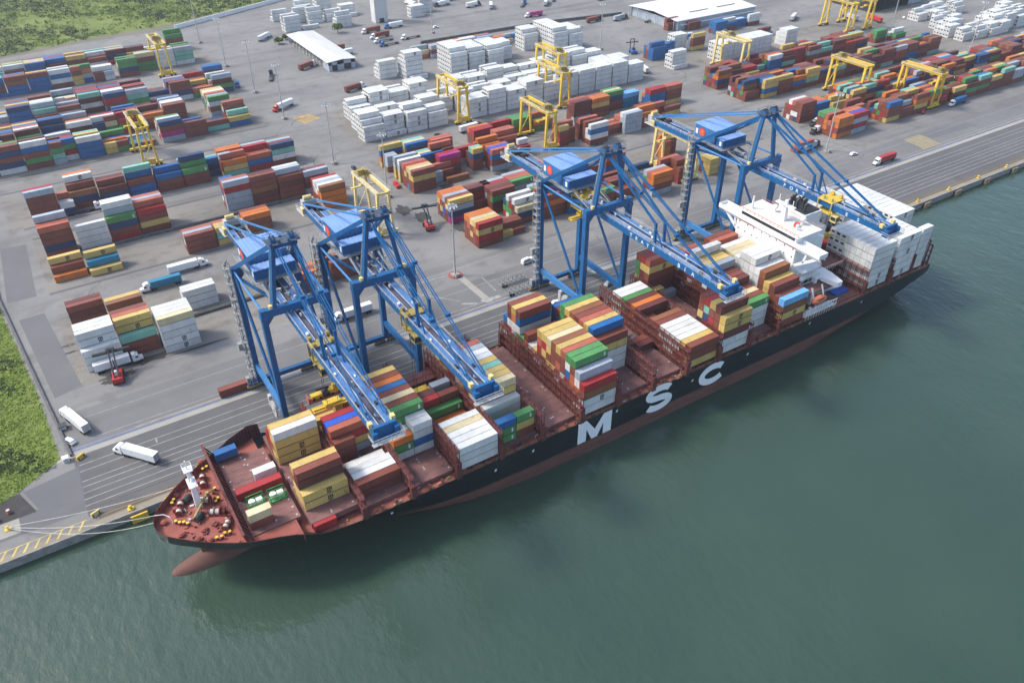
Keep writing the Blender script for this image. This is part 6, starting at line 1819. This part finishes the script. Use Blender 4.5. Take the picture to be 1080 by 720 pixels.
# ------------------------------------------------------------------ quay furniture and small things
for i, x in enumerate((-7.0, 17.5, 42.5, 310.5, 335, 359.5, 384.2, 409.1, 434, 459)):
    r = empty('fender', (x, -0.4, -2.6)); tag(r, f"{'yellow' if i == 0 else 'brown timber'} fender on the quay face, "+(['just ahead of the bow', 'under the bow flare', 'behind the hull near the first stacks', 'first past the stern', 'second past the stern', 'third past the stern', 'fourth past the stern', 'fifth past the stern', 'sixth past the stern', 'seventh past the stern'][i]), 'fender', 'fenders along the quay face')
    b = MB(); b.box(-2.3, -1.25, -0.9, 2.3, -0.7, 2.3); b.build('panel', M['yellow'] if i == 0 else M['timber'], r)
    b = MB()
    for xx in (-1.2, 1.2): b.tube((xx, -0.7, 0.8), (xx, 0.4, 0.8), 0.6, n=12)
    build_each(b, 'rubber_block', M['black'], r)
def quay_bollard(x, y, lab):
    r = empty('quay_bollard', (x, y, 0)); tag(r, lab, 'bollard', 'bollards on the quay')
    b = MB(); b.box(-0.9, -0.7, 0.012, 0.9, 0.7, 0.25); b.tube((0, 0, 0.25), (0, 0, 1.0), 0.38, 0.34, n=12); b.ell((0, 0, 1.1), 0.62, 0.5, 0.32, 14, 8); b.build('post', M['yellow'], r)
quay_bollard(-39.1, 12.2, 'yellow bollard on the pale pad where mooring lines end')
for i, x in enumerate((-8.5, 330, 355, 380, 405, 430)): quay_bollard(x, 1.6, 'small yellow bollard on the quay edge, '+['ahead of the bow', 'first past the stern', 'second past the stern', 'third past the stern', 'fourth past the stern', 'fifth past the stern'][i])
sheet('bollard_pad_pavement', rect(-45, 9.2, -36.2, 15.2), 0.03, M['strip'])
def rope(a, b_, sag, lab):
    n = 18
    pts = []
    for k in range(n+1):
        t = k/n
        pts.append((a[0]+(b_[0]-a[0])*t, a[1]+(b_[1]-a[1])*t, a[2]+(b_[2]-a[2])*t-sag*4*t*(1-t)))
    m = MB(); m.path(pts, 0.075, 6)
    tag(m.build('mooring_rope', M['rope']), lab, 'rope', 'mooring ropes from the bow')
rope((-39.1, 12.2, 1.1), (3.6, -13.0, 14.9), 1.2, 'pale mooring rope from the pad bollard to the quay side of the bow')
rope((-39.1, 12.0, 1.1), (-2.9, -20.6, 15.0), 2.0, 'pale mooring rope from the pad bollard to the stem, upper of two')
rope((-39.2, 11.8, 1.0), (-3.6, -22.6, 14.6), 3.4, 'pale mooring rope from the pad bollard to the stem, lower sagging one')
def barrier(x, y, a, lab, m, sx=2.6, sy=0.9, sz=1.4):
    r = empty('safety_barrier', (x, y, 0), a); tag(r, lab, 'barrier')
    b = MB(); b.hexa([(-sx/2, -sy/2, 0), (sx/2, -sy/2, 0), (sx/2, sy/2, 0), (-sx/2, sy/2, 0), (-sx/2, -sy/4, sz), (sx/2, -sy/4, sz), (sx/2, sy/4, sz), (-sx/2, sy/4, sz)]); b.build('block', M[m], r)
    b = MB(); b.box(-sx/2+0.2, -sy/2-0.04, 0.1, -sx/2+0.5, -sy/4, sz*0.6); b.box(sx/2-0.5, -sy/2-0.04, 0.1, sx/2-0.2, -sy/4, sz*0.6); build_each(b, 'stripe', M['dark'], r)
barrier(-17.1, 31.6, 0.5, 'yellow buffer block at the end of the landside crane rail', 'yellow'); barrier(-17.4, 4.6, 0.4, 'pale yellow buffer block at the end of the quay side rail', 'paleyellow')
def kiosk(x, y, lab, m, s=1.6):
    r = empty('equipment_cabinet', (x, y, 0)); tag(r, lab, 'cabinet')
    b = MB(); b.box(-s/2, -s/2, 0, s/2, s/2, 1.6); b.box(-s/2-0.1, -s/2-0.1, 1.6, s/2+0.1, s/2+0.1, 1.72); b.build('casing', M[m], r)
    b = MB(); b.box(-s/2+0.2, -s/2-0.03, 0.2, s/2-0.2, -s/2-0.003, 1.4); b.build('door', M['lgrey'], r)
kiosk(-21.1, 32.6, 'small white cabinet at the corner of the scrub and apron', 'carwhite'); kiosk(-19.6, 49.0, 'black square bin beside the box truck near the wall', 'cardark', 2.2); kiosk(404.8, 249.4, 'yellow cabinet in front of the blue handler', 'yellow', 3.0)
for x, y, lab in ((-41.6, 17.3, 'red barrel standing by the mooring pad, by the frame edge'), (-38.3, 18.7, 'red barrel standing behind the mooring pad, nearer the scrub')):
    r = empty('barrel', (x, y, 0.03)); tag(r, lab, 'barrel', 'red barrels by the mooring pad')
    b = MB(); b.tube((0, 0, 0), (0, 0, 1.3), 0.55, n=14); b.build('drum', M['carred'], r)
    b = MB()
    for z in (0.4, 0.85): b.tube((0, 0, z), (0, 0, z+0.06), 0.58, n=14)
    b.tube((0, 0, 1.3), (0, 0, 1.34), 0.5, n=14); b.build('ring', M['lgrey'], r)
# lone boxes on the ground and the mast island
def lone(x, y, c, lab, L=CL, z=0.02):
    o = link('shipping_container', box_mesh(L, 2.9, c), None, (x, y, z)); link('door', door_mesh(2.9, c), o); tag(o, lab, 'container', 'boxes standing alone on the ground')
lone(27.6, 36.6, 'm', 'salmon brown box standing alone under the first blue crane', CL)
b = MB(); b.tube((133, 63.4, 0), (133, 63.4, 0.22), 3.0, n=24)
tag(b.build('kerbed_island', M['deck']), None, None, None, 'structure')

# ------------------------------------------------------------------ hazy air
hz = MB(); hz.box(-420, -260, -4.5, 1150, 1150, 182)
HM = bpy.data.materials.new('hazy air'); HM.use_nodes = True
hn, hl = HM.node_tree.nodes, HM.node_tree.links
hn.remove(hn['Principled BSDF'])
pv = hn.new('ShaderNodeVolumePrincipled')
pv.inputs['Color'].default_value = (0.86, 0.91, 0.97, 1)
pv.inputs['Density'].default_value = 0.00011
pv.inputs['Anisotropy'].default_value = 0.3
hl.new(pv.outputs[0], hn['Material Output'].inputs['Volume'])
tag(hz.build('haze', HM), None, None, None, 'stuff')
